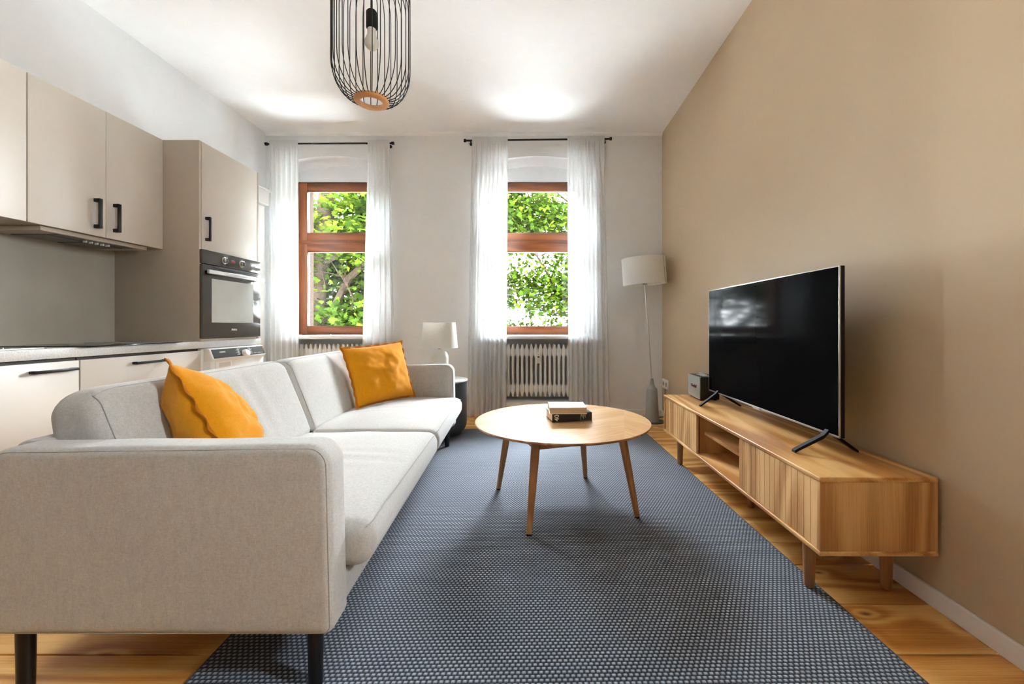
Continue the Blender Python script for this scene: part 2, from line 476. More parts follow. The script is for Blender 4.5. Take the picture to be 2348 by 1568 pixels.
def make_outer_leaf():
    bm = NB(); x = XL - .25
    for c, h in WIN:
        box(bm, x, c - h, YW, YO, -.2, ZC + .3)
        box(bm, c - h, c + h, YW, YO, -.2, .875)
        box(bm, c - h, c + h, YW, YO, 2.682, ZC + .3)
        # rendered outer reveals behind the frame
        box(bm, c - h, c - h + .035, YW + .10, YO, .875, 2.682, mi=1)
        box(bm, c + h - .035, c + h, YW + .10, YO, .875, 2.682, mi=1)
        x = c + h
    box(bm, x, XR + .25, YW, YO, -.2, ZC + .3)
    return struct('wall_outer', bm, M_white, mats=[M_white, M_stucco])
make_outer_leaf()
# wall behind the camera, set close and dark to cut light from behind
bm = NB(); box(bm, XL - .25, XR + .25, YF - .2, YF, 0, ZC)
struct('wall_front', bm, M_taupe)
bm = NB(); box(bm, -.6, .3, YF, YF + .04, 0, 2.05, bev=.004); box(bm, -.7, -.6, YF, YF + .06, 0, 2.15, bev=.004); box(bm, .3, .4, YF, YF + .06, 0, 2.15, bev=.004); box(bm, -.6, .3, YF, YF + .06, 2.05, 2.15, bev=.004)
struct('door_2', bm, M_skirt)

bm = NB()
for a in ((RW[0], RW[0] + .05), (RW[1] - .05, RW[1])): box(bm, XR + .12, XR + .18, a[0], a[1], RW[2], RW[3])
for a in ((RW[2], RW[2] + .05), (RW[3] - .05, RW[3])): box(bm, XR + .12, XR + .18, RW[0] + .05, RW[1] - .05, a[0], a[1])
struct('window_3', bm, M_skirt)

def baseboard(name, pts):
    bm = NB()
    for (x0, x1, y0, y1) in pts:
        box(bm, x0, x1, y0, y1, 0, .066, bev=.003)
    return struct(name, bm, M_skirt)
baseboard('baseboard_right', [(XR - .014, XR, YF, YB)])
baseboard('baseboard_back', [(XL, XR - .014, YB - .014, YB)])
bm = NB()
prism(bm, [(0, 0), (.03, 0), (.012, .012), (0, .03)], lambda a, b, t: Vector((t, YB - a, ZC - b)), XL, XR)
struct('trim_1', bm, M_ceil)

# windows: outer frame, two sashes, glass
def make_window(idx, c, h):
    x0, x1, z0, z1 = c - h, c + h, .887, 2.682
    bm = NB(); y0 = YW + .015; y1 = YW + .095
    fw = .05
    box(bm, x0, x0 + fw, y0, y1, z0, z1, bev=.003); box(bm, x1 - fw, x1, y0, y1, z0, z1, bev=.003)
    fr = struct('window_%d' % idx, bm, M_frame_v)
    bm = NB()
    box(bm, x0 + fw, x1 - fw, y0, y1, z1 - fw, z1, bev=.003); box(bm, x0 + fw, x1 - fw, y0, y1, z0, z0 + .035, bev=.003)
    box(bm, x0 + .004, x1 - .004, y0 - .012, y1, 1.945, 2.0, bev=.004)
    box(bm, x0 + .004, x1 - .004, y0 - .018, y1, 1.962, 1.978, bev=.004)
    obj('frame_rail', bm, M_frame_h, fr)
    for k, (a, b, bt, tp) in enumerate(((z0 + .01, 1.95, .085, .085), (1.995, z1 - .012, .085, .09))):
        sw = .095; ys0 = y0 - .014; ys1 = y0 + .052; xa, xb = x0 + .018, x1 - .018
        bm = NB()
        box(bm, xa, xa + sw, ys0, ys1, a, b, bev=.004); box(bm, xb - sw, xb, ys0, ys1, a, b, bev=.004)
        s = obj('sash', bm, M_frame_v, fr)
        bm = NB()
        box(bm, xa + sw, xb - sw, ys0, ys1, a, a + bt, bev=.004); box(bm, xa + sw, xb - sw, ys0, ys1, b - tp, b, bev=.004)
        box(bm, xa + sw, xb - sw, ys0 + .012, ys1 - .02, a + bt, a + bt + .008); box(bm, xa + sw, xb - sw, ys0 + .012, ys1 - .02, b - tp - .008, b - tp)
        obj('sash_rail', bm, M_frame_h, s)
        bm = NB(); box(bm, xa + sw - .004, xb - sw + .004, ys0 + .03, ys0 + .034, a + bt - .004, b - tp + .004)
        obj('pane', bm, M_glass, s, smooth=False)
        bm = NB()
        for zz in (a + .05, b - .07):
            cyl(bm, (xa - .004, ys0 - .004, zz - .03), (xa - .004, ys0 - .004, zz + .03), .007)
        obj('hinge', bm, M_black, s)
    bm = NB(); box(bm, c - HW + .002, c + HW - .002, YB - .035, YW - .0005, .846, .882, bev=.006)
    sl = obj('window_sill', bm, M_skirt, fr)
for i, (c, h) in enumerate(WIN): make_window(i + 1, c, h)

# door in the left wall beyond the tall cupboard, mostly its casing shows
bm = NB()
box(bm, XL, XL + .10, 4.36, 4.46, 0, 2.26, bev=.006); box(bm, XL, XL + .10, 3.66, 3.74, 0, 2.26, bev=.006)
box(bm, XL, XL + .06, 3.74, 4.36, 2.16, 2.26, bev=.004)
box(bm, XL, XL + .025, 3.75, 4.35, 0.01, 2.15)
box(bm, XL, XL + .145, 3.64, 4.475, 2.262, 2.42, bev=.012)
box(bm, XL, XL + .165, 3.63, 4.485, 2.405, 2.425, bev=.006)
struct('door_1', bm, M_skirt)

# ------------------------------------------------------------------ kitchen
XW, XU = -2.34, -2.589          # front planes of the base and the wall units
ZW0, ZW1 = .835, .885           # worktop
def handle_v(x, y, z0, z1, parent, bm=None, out=.036):
    b = NB(); s = .010
    box(b, x, x + out - .002, y - s, y + s, z0, z0 + .021, bev=.0015); box(b, x, x + out - .002, y - s, y + s, z1 - .021, z1, bev=.0015)
    box(b, x + out - .009, x + out, y - s, y + s, z0, z1, bev=.0015)
    return obj('handle', b, M_black, parent)
def handle_h(x, y0, y1, z, parent, out=.032):
    b = NB(); s = .007
    box(b, x, x + out - .002, y0, y0 + .02, z - s, z + s, bev=.0015); box(b, x, x + out - .002, y1 - .02, y1, z - s, z + s, bev=.0015)
    box(b, x + out - .007, x + out, y0, y1, z - s, z + s, bev=.0015)
    return obj('handle', b, M_black, parent)
def door_panel(x, y0, y1, z0, z1, parent, th=.018, m=None, name='door'):
    b = NB(); box(b, x - th, x, y0, y1, z0, z1, bev=.0012); return obj(name, b, m or M_cab, parent)

cabs = [('wall_cabinet', 1.36, 2.1535, [(1.362, 1.752, None), (1.756, 2.1525, None)],
         'greige wall cabinet cut off by the left edge, over the sink'),
        ('wall_cabinet', 2.1585, 2.9485, [(2.1595, 2.5535, 2.492), (2.5565, 2.9475, 2.606)],
         'greige two door wall cabinet with black handles, above the extractor hood')]
for nm, y0, y1, drs, lab in cabs:
    t = thing(nm, lab, 'cabinet', (-2.77, (y0 + y1) / 2, 1.53), 'handled wall cabinets')
    b = NB(); box(b, XL + .002, XU - .02, y0, y1, 1.532, 2.295); obj('body', b, M_cabdark, t, smooth=False)
    for a, c_, hy in drs:
        d = door_panel(XU, a, c_, 1.53, 2.296, t)
        if hy: handle_v(XU, hy, 1.573, 1.748, d)
# extractor hood in the underside of the two-door unit
t = thing('extractor_hood', 'flat grey extractor hood fitted under the wall cabinet above the hob', 'extractor hood', (-2.78, 2.55, 1.5))
b = NB(); box(b, XL + .02, XU - .03, 2.24, 2.86, 1.505, 1.5305, bev=.004); hb = obj('housing', b, M_cabdark, t)
for a in (2.33, 2.56):
    b = NB(); box(b, -2.89, -2.70, a, a + .21, 1.501, 1.506); obj('grease_filter', b, M_dark_in, t, smooth=False)
b = NB(); box(b, -2.688, -2.63, 2.33, 2.77, 1.502, 1.506); obj('control_strip', b, M_dark_in, t, smooth=False)
for k in range(5):
    b = NB(); box(b, -2.672, -2.652, 2.50 + k * .033, 2.508 + k * .033, 1.490, 1.503, bev=.001); obj('button', b, M_print, t)

# splashback
b = NB(); box(b, XL + .001, XL + .012, .9, 2.949, ZW1, 1.53)
tag(obj('splashback', b, M_splash, smooth=False), 'plain grey splashback panel between worktop and wall cabinets', 'splashback')
# worktop
b = NB(); box(b, XL + .002, XW, .9, 3.625, ZW0, ZW1, bev=.003)
tag(obj('worktop', b, M_worktop), 'long light grey speckled kitchen worktop', 'worktop')
# hob and sink
t = thing('induction_hob', 'black glass hob lying in the worktop under the hood', 'hob', (-2.54, 2.47, ZW1))
b = NB(); box(b, -2.81, -2.30, 2.17, 2.77, ZW1 + .0002, ZW1 + .005, bev=.0015); obj('glass_plate', b, M_hob, t)
for (xx, yy, rr) in ((-2.68, 2.32, .09), (-2.68, 2.62, .075), (-2.44, 2.32, .075), (-2.44, 2.62, .09)):
    b = NB(); tube(b, [(xx + rr * math.cos(a), yy + rr * math.sin(a), ZW1 + .005) for a in [2 * math.pi * k / 32 for k in range(32)]], .0012, 5, closed=True)
    obj('cooking_zone', b, M_grey, t)
t = thing('kitchen_sink', 'stainless steel sink rim set in the worktop at the left edge', 'sink', (-2.6, 1.6, ZW1))
b = NB()
box(b, -2.42, -2.365, 1.15, 2.04, ZW1 + .0002, ZW1 + .007, bev=.003); box(b, -2.86, -2.80, 1.15, 2.04, ZW1 + .0002, ZW1 + .007, bev=.003)
box(b, -2.80, -2.42, 1.15, 1.20, ZW1 + .0002, ZW1 + .007, bev=.003); box(b, -2.80, -2.42, 1.60, 2.04, ZW1 + .0002, ZW1 + .006, bev=.002)
for k in range(6): box(b, -2.78, -2.44, 1.66 + k * .055, 1.668 + k * .055, ZW1 + .005, ZW1 + .009, bev=.001)
obj('rim', b, M_steel, t)
b = NB(); box(b, -2.80, -2.42, 1.20, 1.60, ZW1 + .0002, ZW1 + .002); obj('basin', b, M_steel, t)
# base units
base = [(1.38, 2.1745, 1.955, 2.148, 'greige base cabinet with black bar handle at the left edge, under the sink'),
        (2.1795, 2.972, 2.462, 2.676, 'greige base cabinet with black bar handle, beside the washing machine')]
for y0, y1, h0, h1, lab in base:
    t = thing('base_cabinet', lab, 'cabinet', (-2.64, (y0 + y1) / 2, 0), 'base cabinets under the worktop')
    b = NB(); box(b, XL + .002, XW - .022, y0 + .001, y1 - .001, .1, ZW0 - .001); obj('body', b, M_carc, t, smooth=False)
    b = NB(); box(b, XL + .002, XW - .07, y0 + .001, y1 - .001, 0, .1); obj('plinth', b, M_cabdark, t, smooth=False)
    d = door_panel(XW - .002, y0 + .0015, y1 - .0015, .105, .818, t)
    handle_h(XW - .002, h0, h1, .777, d)
b = NB(); box(b, XL + .05, XW - .004, 2.975, 3.0, 0.0, .826, bev=.001)
tag(obj('filler_panel', b, M_machine), 'narrow pale filler strip between base cabinet and washing machine', 'panel')

# tall oven unit standing on the worktop
t = thing('oven_cabinet', 'tall greige cupboard with one door above the built in oven', 'cabinet', (-2.64, 3.27, ZW1))
b = NB(); box(b, XL + .002, XW + .002, 2.9495, 2.968, ZW1 + .0005, 2.297, bev=.001); obj('side_panel', b, M_cabdark, t)
b = NB(); box(b, XL + .002, XW + .002, 3.572, 3.592, ZW1 + .0005, 2.297, bev=.001); obj('side_panel', b, M_cabdark, t)
b = NB(); box(b, XL + .002, XW - .02, 2.969, 3.571, 1.54, 2.295); box(b, XL + .002, XL + .03, 2.969, 3.571, ZW1 + .001, 1.54)
box(b, XL + .002, XW - .002, 2.969, 3.571, ZW1 + .001, ZW1 + .016); obj('body', b, M_cab, t, smooth=False)
d = door_panel(XW + .004, 2.972, 3.568, 1.538, 2.296, t); handle_v(XW + .004, 3.012, 1.60, 1.772, d)
# oven
t = thing('built_in_oven', 'dark glass built in oven with steel bar handle', 'oven', (-2.6, 3.27, .905))
XO = XW + .022
b = NB(); box(b, XL + .04, XO - .024, 2.972, 3.568, .905, 1.53); obj('body', b, M_blackm, t, smooth=False)
b = NB(); box(b, XO - .024, XO, 2.955, 3.585, 1.435, 1.534, bev=.002); cp = obj('control_panel', b, M_ovengl, t)
b = NB(); box(b, XO - .024, XO, 2.955, 3.585, .905, 1.431, bev=.002); dr = obj('door', b, M_ovengl, t)
b = NB(); box(b, XO, XO + .0012, 3.04, 3.492, 1.018, 1.335); obj('window', b, M_ovenwin, dr, smooth=False)
b = NB(); prism(b, [(3.04, 1.431), (3.09, 1.416), (3.46, 1.416), (3.51, 1.431)], lambda a, c_, tt: Vector((tt, a, c_)), XO - .001, XO + .001)
obj('vent_slot', b, M_blackm, dr, smooth=False)
b = NB(); box(b, XO + .035, XO + .052, 2.952, 3.56, 1.362, 1.39, bev=.003); hd = obj('handle', b, M_steel, dr)
for yy in (2.975, 3.5):
    b = NB(); box(b, XO, XO + .036, yy, yy + .03, 1.366, 1.386, bev=.002); obj('handle_bracket', b, M_blackm, dr)
for yy in (3.165, 3.35):
    b = NB(); Mx = Matrix.Rotation(R(90), 4, 'Y')
    lathe(b, [(0, 0), (.026, 0), (.026, .003), (.0215, .006), (.0205, .02), (.017, .0225), (0, .0225)], (XO, yy, 1.484), 36, Mx)
    kn = obj('knob', b, M_steel, cp)
    b = NB(); box(b, XO + .0226, XO + .0236, yy - .012, yy + .012, 1.466, 1.502); obj('knob_face', b, M_ovengl, kn, smooth=False)
Mside = lambda x, y, z: basis((x, y, z), (0, 1, 0), (0, 0, 1))
text_obj('clock_display', '12:45', .022, Mside(XO + .0005, 3.258, 1.487), M_red, cp, bold=True)
text_obj('lettering', 'Amica', .024, Mside(XO + .0005, 3.27, .965), M_print, dr, bold=True)
# washing machine
t = thing('washing_machine', 'white front loading washing machine under the worktop end', 'washing machine', (-2.6, 3.3, 0))
XM = -2.30
b = NB(); box(b, XL + .06, XM, 3.005, 3.598, .012, .74, bev=.006); box(b, XL + .06, XM - .05, 3.005, 3.598, .73, .832, bev=.004)
wb = obj('body', b, M_machine, t)
fnw = lambda a, c_, tt: Vector((a, tt, c_))
b = NB(); prism(b, [(XM - .05, .738), (XM + .012, .738), (XM + .018, .752), (XM - .012, .828), (XM - .05, .832)], fnw, 3.005, 3.598, bev=.003); obj('fascia', b, M_machine, t)
dx, dz = -.03, .076; L = math.hypot(dx, dz); ux, uz = dx / L, dz / L; nx, nz = uz, -ux
def fasc(y, s, lift=0): return Vector((XM + .018 + ux * s + nx * lift, y, .752 + uz * s + nz * lift))
b = NB()
pp = [fasc(y, s, l) for y in (3.022, 3.592) for s in (.006, .074) for l in (0, .003)]
vs = [b.verts.new(p) for p in pp]
for f in [(0, 1, 3, 2), (4, 6, 7, 5), (0, 4, 5, 1), (2, 3, 7, 6), (0, 2, 6, 4), (1, 5, 7, 3)]: b.faces.new([vs[i] for i in f])
bmesh.ops.recalc_face_normals(b, faces=b.faces)
ctl = obj('control_panel', b, M_dkpanel, t, smooth=False)
def Mf(y, s, l=.0035): return basis(fasc(y, s, l), (0, 1, 0), (ux, 0, uz))
text_obj('lettering', 'KOENIC', .016, Mf(3.12, .05), M_print, ctl, bold=True)
b = NB()
for k in range(6):
    for sgn, y0 in ((-1, 3.30), (1, 3.40)):
        a = fasc(y0 + sgn * .012 * (1 + k % 2), .064 - k * .009, .0042)
        box(b, -.017, .017, -.0012, .0012, -.0003, .0003, M=basis(a, (0, 1, 0), (ux, 0, uz)))
for k in range(7):
    box(b, -.003, .003, -.002, .002, -.0003, .0003, M=basis(fasc(3.46 + k * .016, .02, .0042), (0, 1, 0), (ux, 0, uz)))
for y_ in (3.285, 3.415):
    box(b, -.001, .001, -.025, .025, -.0003, .0003, M=basis(fasc(y_, .042, .0042), (0, 1, 0), (ux, 0, uz)))
obj('programme_marks', b, M_print, ctl, smooth=False)
b = NB(); q = basis(fasc(3.345, .022, .002), (0, 1, 0), (ux, 0, uz))
lathe(b, [(0, 0), (.031, 0), (.029, .022), (.024, .03), (0, .031)], (0, 0, 0), 32, q); obj('knob', b, M_machine, t)
b = NB(); box(b, XM - .002, XM + .004, 3.05, 3.22, .655, .73, bev=.003); dd = obj('detergent_drawer', b, M_machine, t)
b = NB(); box(b, XM + .003, XM + .0048, 3.085, 3.2, .69, .722); obj('drawer_grip', b, M_palegr, dd, smooth=False)
b = NB(); Mx = Matrix.Rotation(R(90), 4, 'Y'); lathe(b, [(.12, 0), (.19, 0), (.19, .03), (.13, .04), (.12, .02)], (XM, 3.3, .4), 40, Mx); obj('door_ring', b, M_palegr, t)
b = NB(); lathe(b, [(0, -.01), (.12, 0), (.125, .01)], (XM + .012, 3.3, .4), 40, Mx); obj('door_glass', b, M_dkpanel, t)
b = NB(); q = basis(fasc(3.583, .055, .003), (0, 1, 0), (ux, 0, uz)); box(b, -.004, .004, -.014, .012, 0, .001, M=q); obj('sticker', b, M_mustd, ctl, smooth=False)

# ------------------------------------------------------------------ radiators in the niches
def radiator(cx, lab, x0, n, meter):
    t = thing('radiator', lab, 'radiator', (cx, 4.77, .19), 'column radiators below the windows')
    pitch = .0515; zt, zb = .788, .198; proto = None
    half = [(0.0, zt), (.011, zt - .010), (.017, zt - .045), (.0257, zt - .062), (.0257, zt - .125), (.0175, zt - .137), (.0138, zt - .155), (.0132, (zt + zb) / 2)]
    pr = half[1:] + [(x, zt + zb - z) for x, z in half[::-1][1:-1]]
    outline = [(x, z) for x, z in pr] + [(0, zb)] + [(-x, z) for x, z in pr[::-1]] + [(0, zt)]
    for k in range(n):
        xx = x0 + k * pitch
        b = NB()
        prism(b, outline, lambda a, c_, tt, xx=xx: Vector((xx + a, tt, c_)), 4.70, 4.735, bev=.006)
        prism(b, outline, lambda a, c_, tt, xx=xx: Vector((xx + a, tt, c_)), 4.80, 4.835, bev=.006)
        for zz in (zt - .085, zb + .085): box(b, xx - .012, xx + .012, 4.72, 4.82, zz - .012, zz + .012)
        obj('column', b, M_radi, t, ang=50)
    b = NB()
    for zz in (zt - .085, zb + .085): cyl(b, (x0 - .05, 4.767, zz), (x0 + n * pitch, 4.767, zz), .014)
    cyl(b, (x0 - .055, 4.767, zt - .03), (x0 - .055, 4.767, zb + .02), .009)
    obj('pipe', b, M_radi, t)
    for kx in (1.5, n - 2.5):
        for zz in (zt - .15, zb + .13):
            b = NB(); box(b, x0 + kx * pitch - .008, x0 + kx * pitch + .008, 4.84, 4.945, zz - .02, zz + .02); obj('bracket', b, M_grey, t)
    if meter:
        b = NB(); box(b, .05, .086, 4.675, 4.70, .572, .694, bev=.004); mt = obj('heat_meter', b, M_plug, t)
        b = NB(); box(b, .057, .079, 4.6735, 4.6755, .638, .652); obj('meter_display', b, M_blackm, mt, smooth=False)
        b = NB(); box(b, .064, .072, 4.6735, 4.6755, .664, .672); obj('meter_sensor', b, M_blackm, mt, smooth=False)
    else:
        b = NB(); cyl(b, (x0 - .055, 4.767, zt - .03), (x0 - .055, 4.69, zt - .03), .018); obj('valve', b, M_plug, t)
radiator(-2.195, 'white column radiator behind the grey sofa, under the left window', -2.195 - 9.5 * .0515, 20, False)
radiator(.065, 'white column radiator with heat meter under the right window', .065 - 9.5 * .0515, 20, True)

# ------------------------------------------------------------------ curtains and rods
YR = 4.55
def rod(name, x0, x1, z0, z1, lab):
    t = thing(name, lab, 'curtain rod', ((x0 + x1) / 2, YR, (z0 + z1) / 2), 'black curtain rods')
    b = NB(); cyl(b, (x0, YR, z0), (x1, YR, z1), .0095); obj('pole', b, M_black, t)
    for x, z in ((x0, z0), (x1, z1)):
        s = -1 if x == x0 else 1
        b = NB(); cyl(b, (x - s * .002, YR, z), (x + s * .022, YR, z), .017); obj('finial', b, M_black, t)
    for x, z in ((x0 + .045, z0), (x1 - .045, z1)):
        b = NB(); cyl(b, (x, YR + .004, z), (x, YB, z), .006); cyl(b, (x, YB - .006, z), (x, YB, z), .018)
        obj('bracket', b, M_black, t)
rod('curtain_rod', -2.868, -1.52, 2.957, 2.965, 'thin black curtain rod above the left window')
rod('curtain_rod', -.72, .835, 2.993, 3.012, 'thin black curtain rod above the right window')
def curtain(lab, grp, m, xt0, xt1, xb0, xb1, zt, zb, seed, folds, amp=.030, bulge=0.0, stitch=.085, drag=0):
    rng = random.Random(seed)
    nu, nv = 168, 70
    ph = []; acc = 0
    cuts = [rng.uniform(.7, 1.3) for _ in range(folds)]; s = sum(cuts); cuts = [c / s for c in cuts]
    amps = [rng.uniform(.55, 1.0) for _ in range(folds)]
    def wave(u):
        a = 0
        for c_, am in zip(cuts, amps):
            if u <= a + c_ or c_ is cuts[-1]:
                f = min(1, max(0, (u - a) / c_)); return am * math.sin(2 * math.pi * f)
            a += c_
        return 0
    k1 = rng.uniform(0, 6); b = NB(); g = []
    for j in range(nv + 1):
        v = (j / nv) ** 1.15; z = zt + (zb - zt) * v
        dz = (zt + .035 - z)
        row = []
        for i in range(nu + 1):
            u = i / nu
            sh = noise.noise(Vector((u * 3 + seed, v * 1.6, 0))) * .025 * min(1, v * 3)
            uu = min(1, max(0, u + sh * math.sin(math.pi * u)))
            top = math.exp(-dz / .12)
            x = (xt0 + (xt1 - xt0) * u) * (1 - v) + (xb0 + (xb1 - xb0) * u) * v
            fine = math.sin(u * folds * 2.7 * 2 * math.pi + k1 + 2.5 * noise.noise(Vector((u * 8, seed, 1)))) * .009 * top
            y = YR + wave(uu) * amp * (.35 + .65 * min(1, v * 4)) * (1 - .55 * top) + fine
            y += noise.noise(Vector((u * 7, v * 3, seed * 1.7))) * .012 * v
            pin = math.exp(-((z - (zt - .035)) / .02) ** 2)
            y = y * (1 - .6 * pin) + (YR - .013) * .6 * pin if False else y
            x += .006 * math.cos(u * folds * 2.7 * 2 * math.pi + k1) * top + bulge * math.sin(math.pi * v) * (u - .5)
            zz = z + (.012 * top * noise.noise(Vector((u * 30, seed, 3))) if j < 3 else 0)
            if v > .97: zz += .012 * noise.noise(Vector((u * 9, seed, 5)))
            if dz < .10: y = min(y, YR - .0115 + .1 * max(0, dz - .06))
            y = min(y, YB - .02)
            row.append(b.verts.new((x, y, max(zz, .006))))
        g.append(row)
    for j in range(nv):
        for i in range(nu):
            b.faces.new((g[j][i], g[j][i + 1], g[j + 1][i + 1], g[j + 1][i]))
    bmesh.ops.recalc_face_normals(b, faces=b.faces)
    o = obj('curtain', b, m, None, ang=80)
    tag(o, lab, 'curtain', grp); return o
GR = 'white floor length curtains'
curtain('white curtain in the room corner, left of the left window', GR, M_linen, -2.84, -2.535, -2.86, -2.52, 2.995, .02, 3, 6)
curtain('white curtain between the left window and the table lamp', GR, M_linen, -1.775, -1.545, -1.86, -1.47, 2.995, .02, 8, 5)
curtain('sheer white curtain left of the right window, just right of the table lamp', GR, M_sheer, -.655, -.265, -.71, -.285, 3.03, .012, 12, 8)
curtain('sheer white curtain right of the right window, beside the floor lamp', GR, M_sheer, .375, .775, .39, .835, 3.04, .012, 21, 8)

# ------------------------------------------------------------------ rug: real basket weave relief
def make_rug():
    Wd, Ln = 2.07, 3.06; cw, cl = 2.07 / 126, 3.06 / 226
    nx, ny = 126 * 4 + 1, 226 * 4 + 1
    x = np.linspace(0, Wd, nx); y = np.linspace(0, Ln, ny); X, Y = np.meshgrid(x, y)
    row = np.floor(Y / cl + 1e-6); u = (X / cw + .5 * (row % 2)) % 1.0; v = (Y / cl) % 1.0
    hump = np.clip(np.sin(np.pi * u), 0, 1) ** .28 * np.clip(np.sin(np.pi * v), 0, 1) ** .36
    Z = .0065 + .0030 * hump
    edge = np.minimum(np.minimum(X, Wd - X), np.minimum(Y, Ln - Y))
    band = edge < .012; Z[band] = .0085
    Z[(edge <= 1e-6)] = .0005
    th = R(1.1); c0 = Vector((1.105, 1.0))
    xr = -(Wd - X); yr = Y
    PX = c0.x + xr * math.cos(th) - yr * math.sin(th); PY = c0.y + xr * math.sin(th) + yr * math.cos(th)
    cx, cyy = PX.mean(), PY.mean()
    co = np.stack([PX - cx, PY - cyy, Z], -1).reshape(-1, 3).astype(np.float32)
    idx = np.arange(nx * ny).reshape(ny, nx)
    f = np.stack([idx[:-1, :-1], idx[:-1, 1:], idx[1:, 1:], idx[1:, :-1]], -1).reshape(-1, 4)
    me = bpy.data.meshes.new('rug'); me.vertices.add(len(co)); me.vertices.foreach_set('co', co.ravel())
    me.loops.add(f.size); me.loops.foreach_set('vertex_index', f.ravel().astype(np.int32))
    me.polygons.add(len(f)); me.polygons.foreach_set('loop_start', np.arange(0, f.size, 4, dtype=np.int32))
    me.polygons.foreach_set('loop_total', np.full(len(f), 4, dtype=np.int32))
    me.update(calc_edges=True)
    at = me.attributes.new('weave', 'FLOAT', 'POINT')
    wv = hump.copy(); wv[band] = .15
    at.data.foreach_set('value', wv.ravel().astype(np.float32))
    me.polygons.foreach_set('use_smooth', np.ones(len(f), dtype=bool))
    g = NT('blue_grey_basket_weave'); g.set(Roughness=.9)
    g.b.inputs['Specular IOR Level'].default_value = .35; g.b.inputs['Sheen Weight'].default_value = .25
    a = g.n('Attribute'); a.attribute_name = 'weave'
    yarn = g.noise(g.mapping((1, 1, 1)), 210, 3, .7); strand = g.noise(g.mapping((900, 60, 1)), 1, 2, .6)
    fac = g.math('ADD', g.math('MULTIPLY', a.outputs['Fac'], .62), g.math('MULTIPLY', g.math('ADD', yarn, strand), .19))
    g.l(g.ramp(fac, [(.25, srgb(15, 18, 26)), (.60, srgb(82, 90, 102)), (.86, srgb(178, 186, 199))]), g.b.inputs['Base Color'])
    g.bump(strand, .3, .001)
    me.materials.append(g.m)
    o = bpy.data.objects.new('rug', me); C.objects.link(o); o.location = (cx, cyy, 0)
    tag(o, 'large blue grey basket weave rug under the coffee table', 'rug')
make_rug()
RUGZ = .0096

# ------------------------------------------------------------------ sofa
SX, SY, SK = -.535, 1.126, -.0436
def sofa_pt(x, y, z): return Vector((SX + x + SK * y, SY + y, z))
t = thing('sofa', 'light grey upholstered two cushion sofa with black metal legs', 'sofa', (SX - .5, SY + 1.2, 0))
LEN, DEP, AT, AH, SB = 2.415, .962, .118, .677, .162
def arm(y0, y1):
    out = rpoly([(0, SB, .03), (-.012, AH, .06), (-DEP, AH - .012, .09), (-DEP, SB, .03)], .03)
    b = NB(); soft_extrude(b, out, y0, y1, .026, lambda a, c_, tt: sofa_pt(a, tt, c_ + .006 * noise.noise(Vector((a * 3, tt * 3, c_ * 3)))), nt=3, caprings=9)
    return obj('armrest', b, M_sofa, t)
def seam(y, inset, parent, yn):
    out = rpoly([(-inset, SB + inset, .02), (-inset - .012, AH - inset, .05), (-DEP + inset, AH - .012 - inset, .08), (-DEP + inset, SB + inset, .02)], .03)
    pts = [sofa_pt(p.x, y, p.y) for p in out]
    b = NB(); tube(b, pts, .0015, 6, closed=True); return obj('piping', b, M_pipe, parent)
an = arm(0, AT); af = arm(LEN - AT, LEN)
seam(.006, .0092, an, 0); seam(LEN - AT + .006, .0092, af, 1)
b = NB()
soft_extrude(b, rpoly([(-.02, SB + .002, .02), (-.02, .285, .02), (-.86, .285, .02), (-.86, SB + .002, .02)], .06), AT - .03, LEN - AT + .03, .01, lambda a, c_, tt: sofa_pt(a, tt, c_), nr=2)
obj('seat_base', b, M_sofa, t)
b = NB()
soft_extrude(b, rpoly([(-.82, SB + .002, .02), (-.86, AH - .012, .03), (-DEP - .002, AH - .008, .045), (-DEP - .002, SB + .002, .02)], .04), AT - .03, LEN - AT + .03, .01, lambda a, c_, tt: sofa_pt(a, tt, c_), nr=2)
obj('back_frame', b, M_sofa, t)
mid = LEN / 2
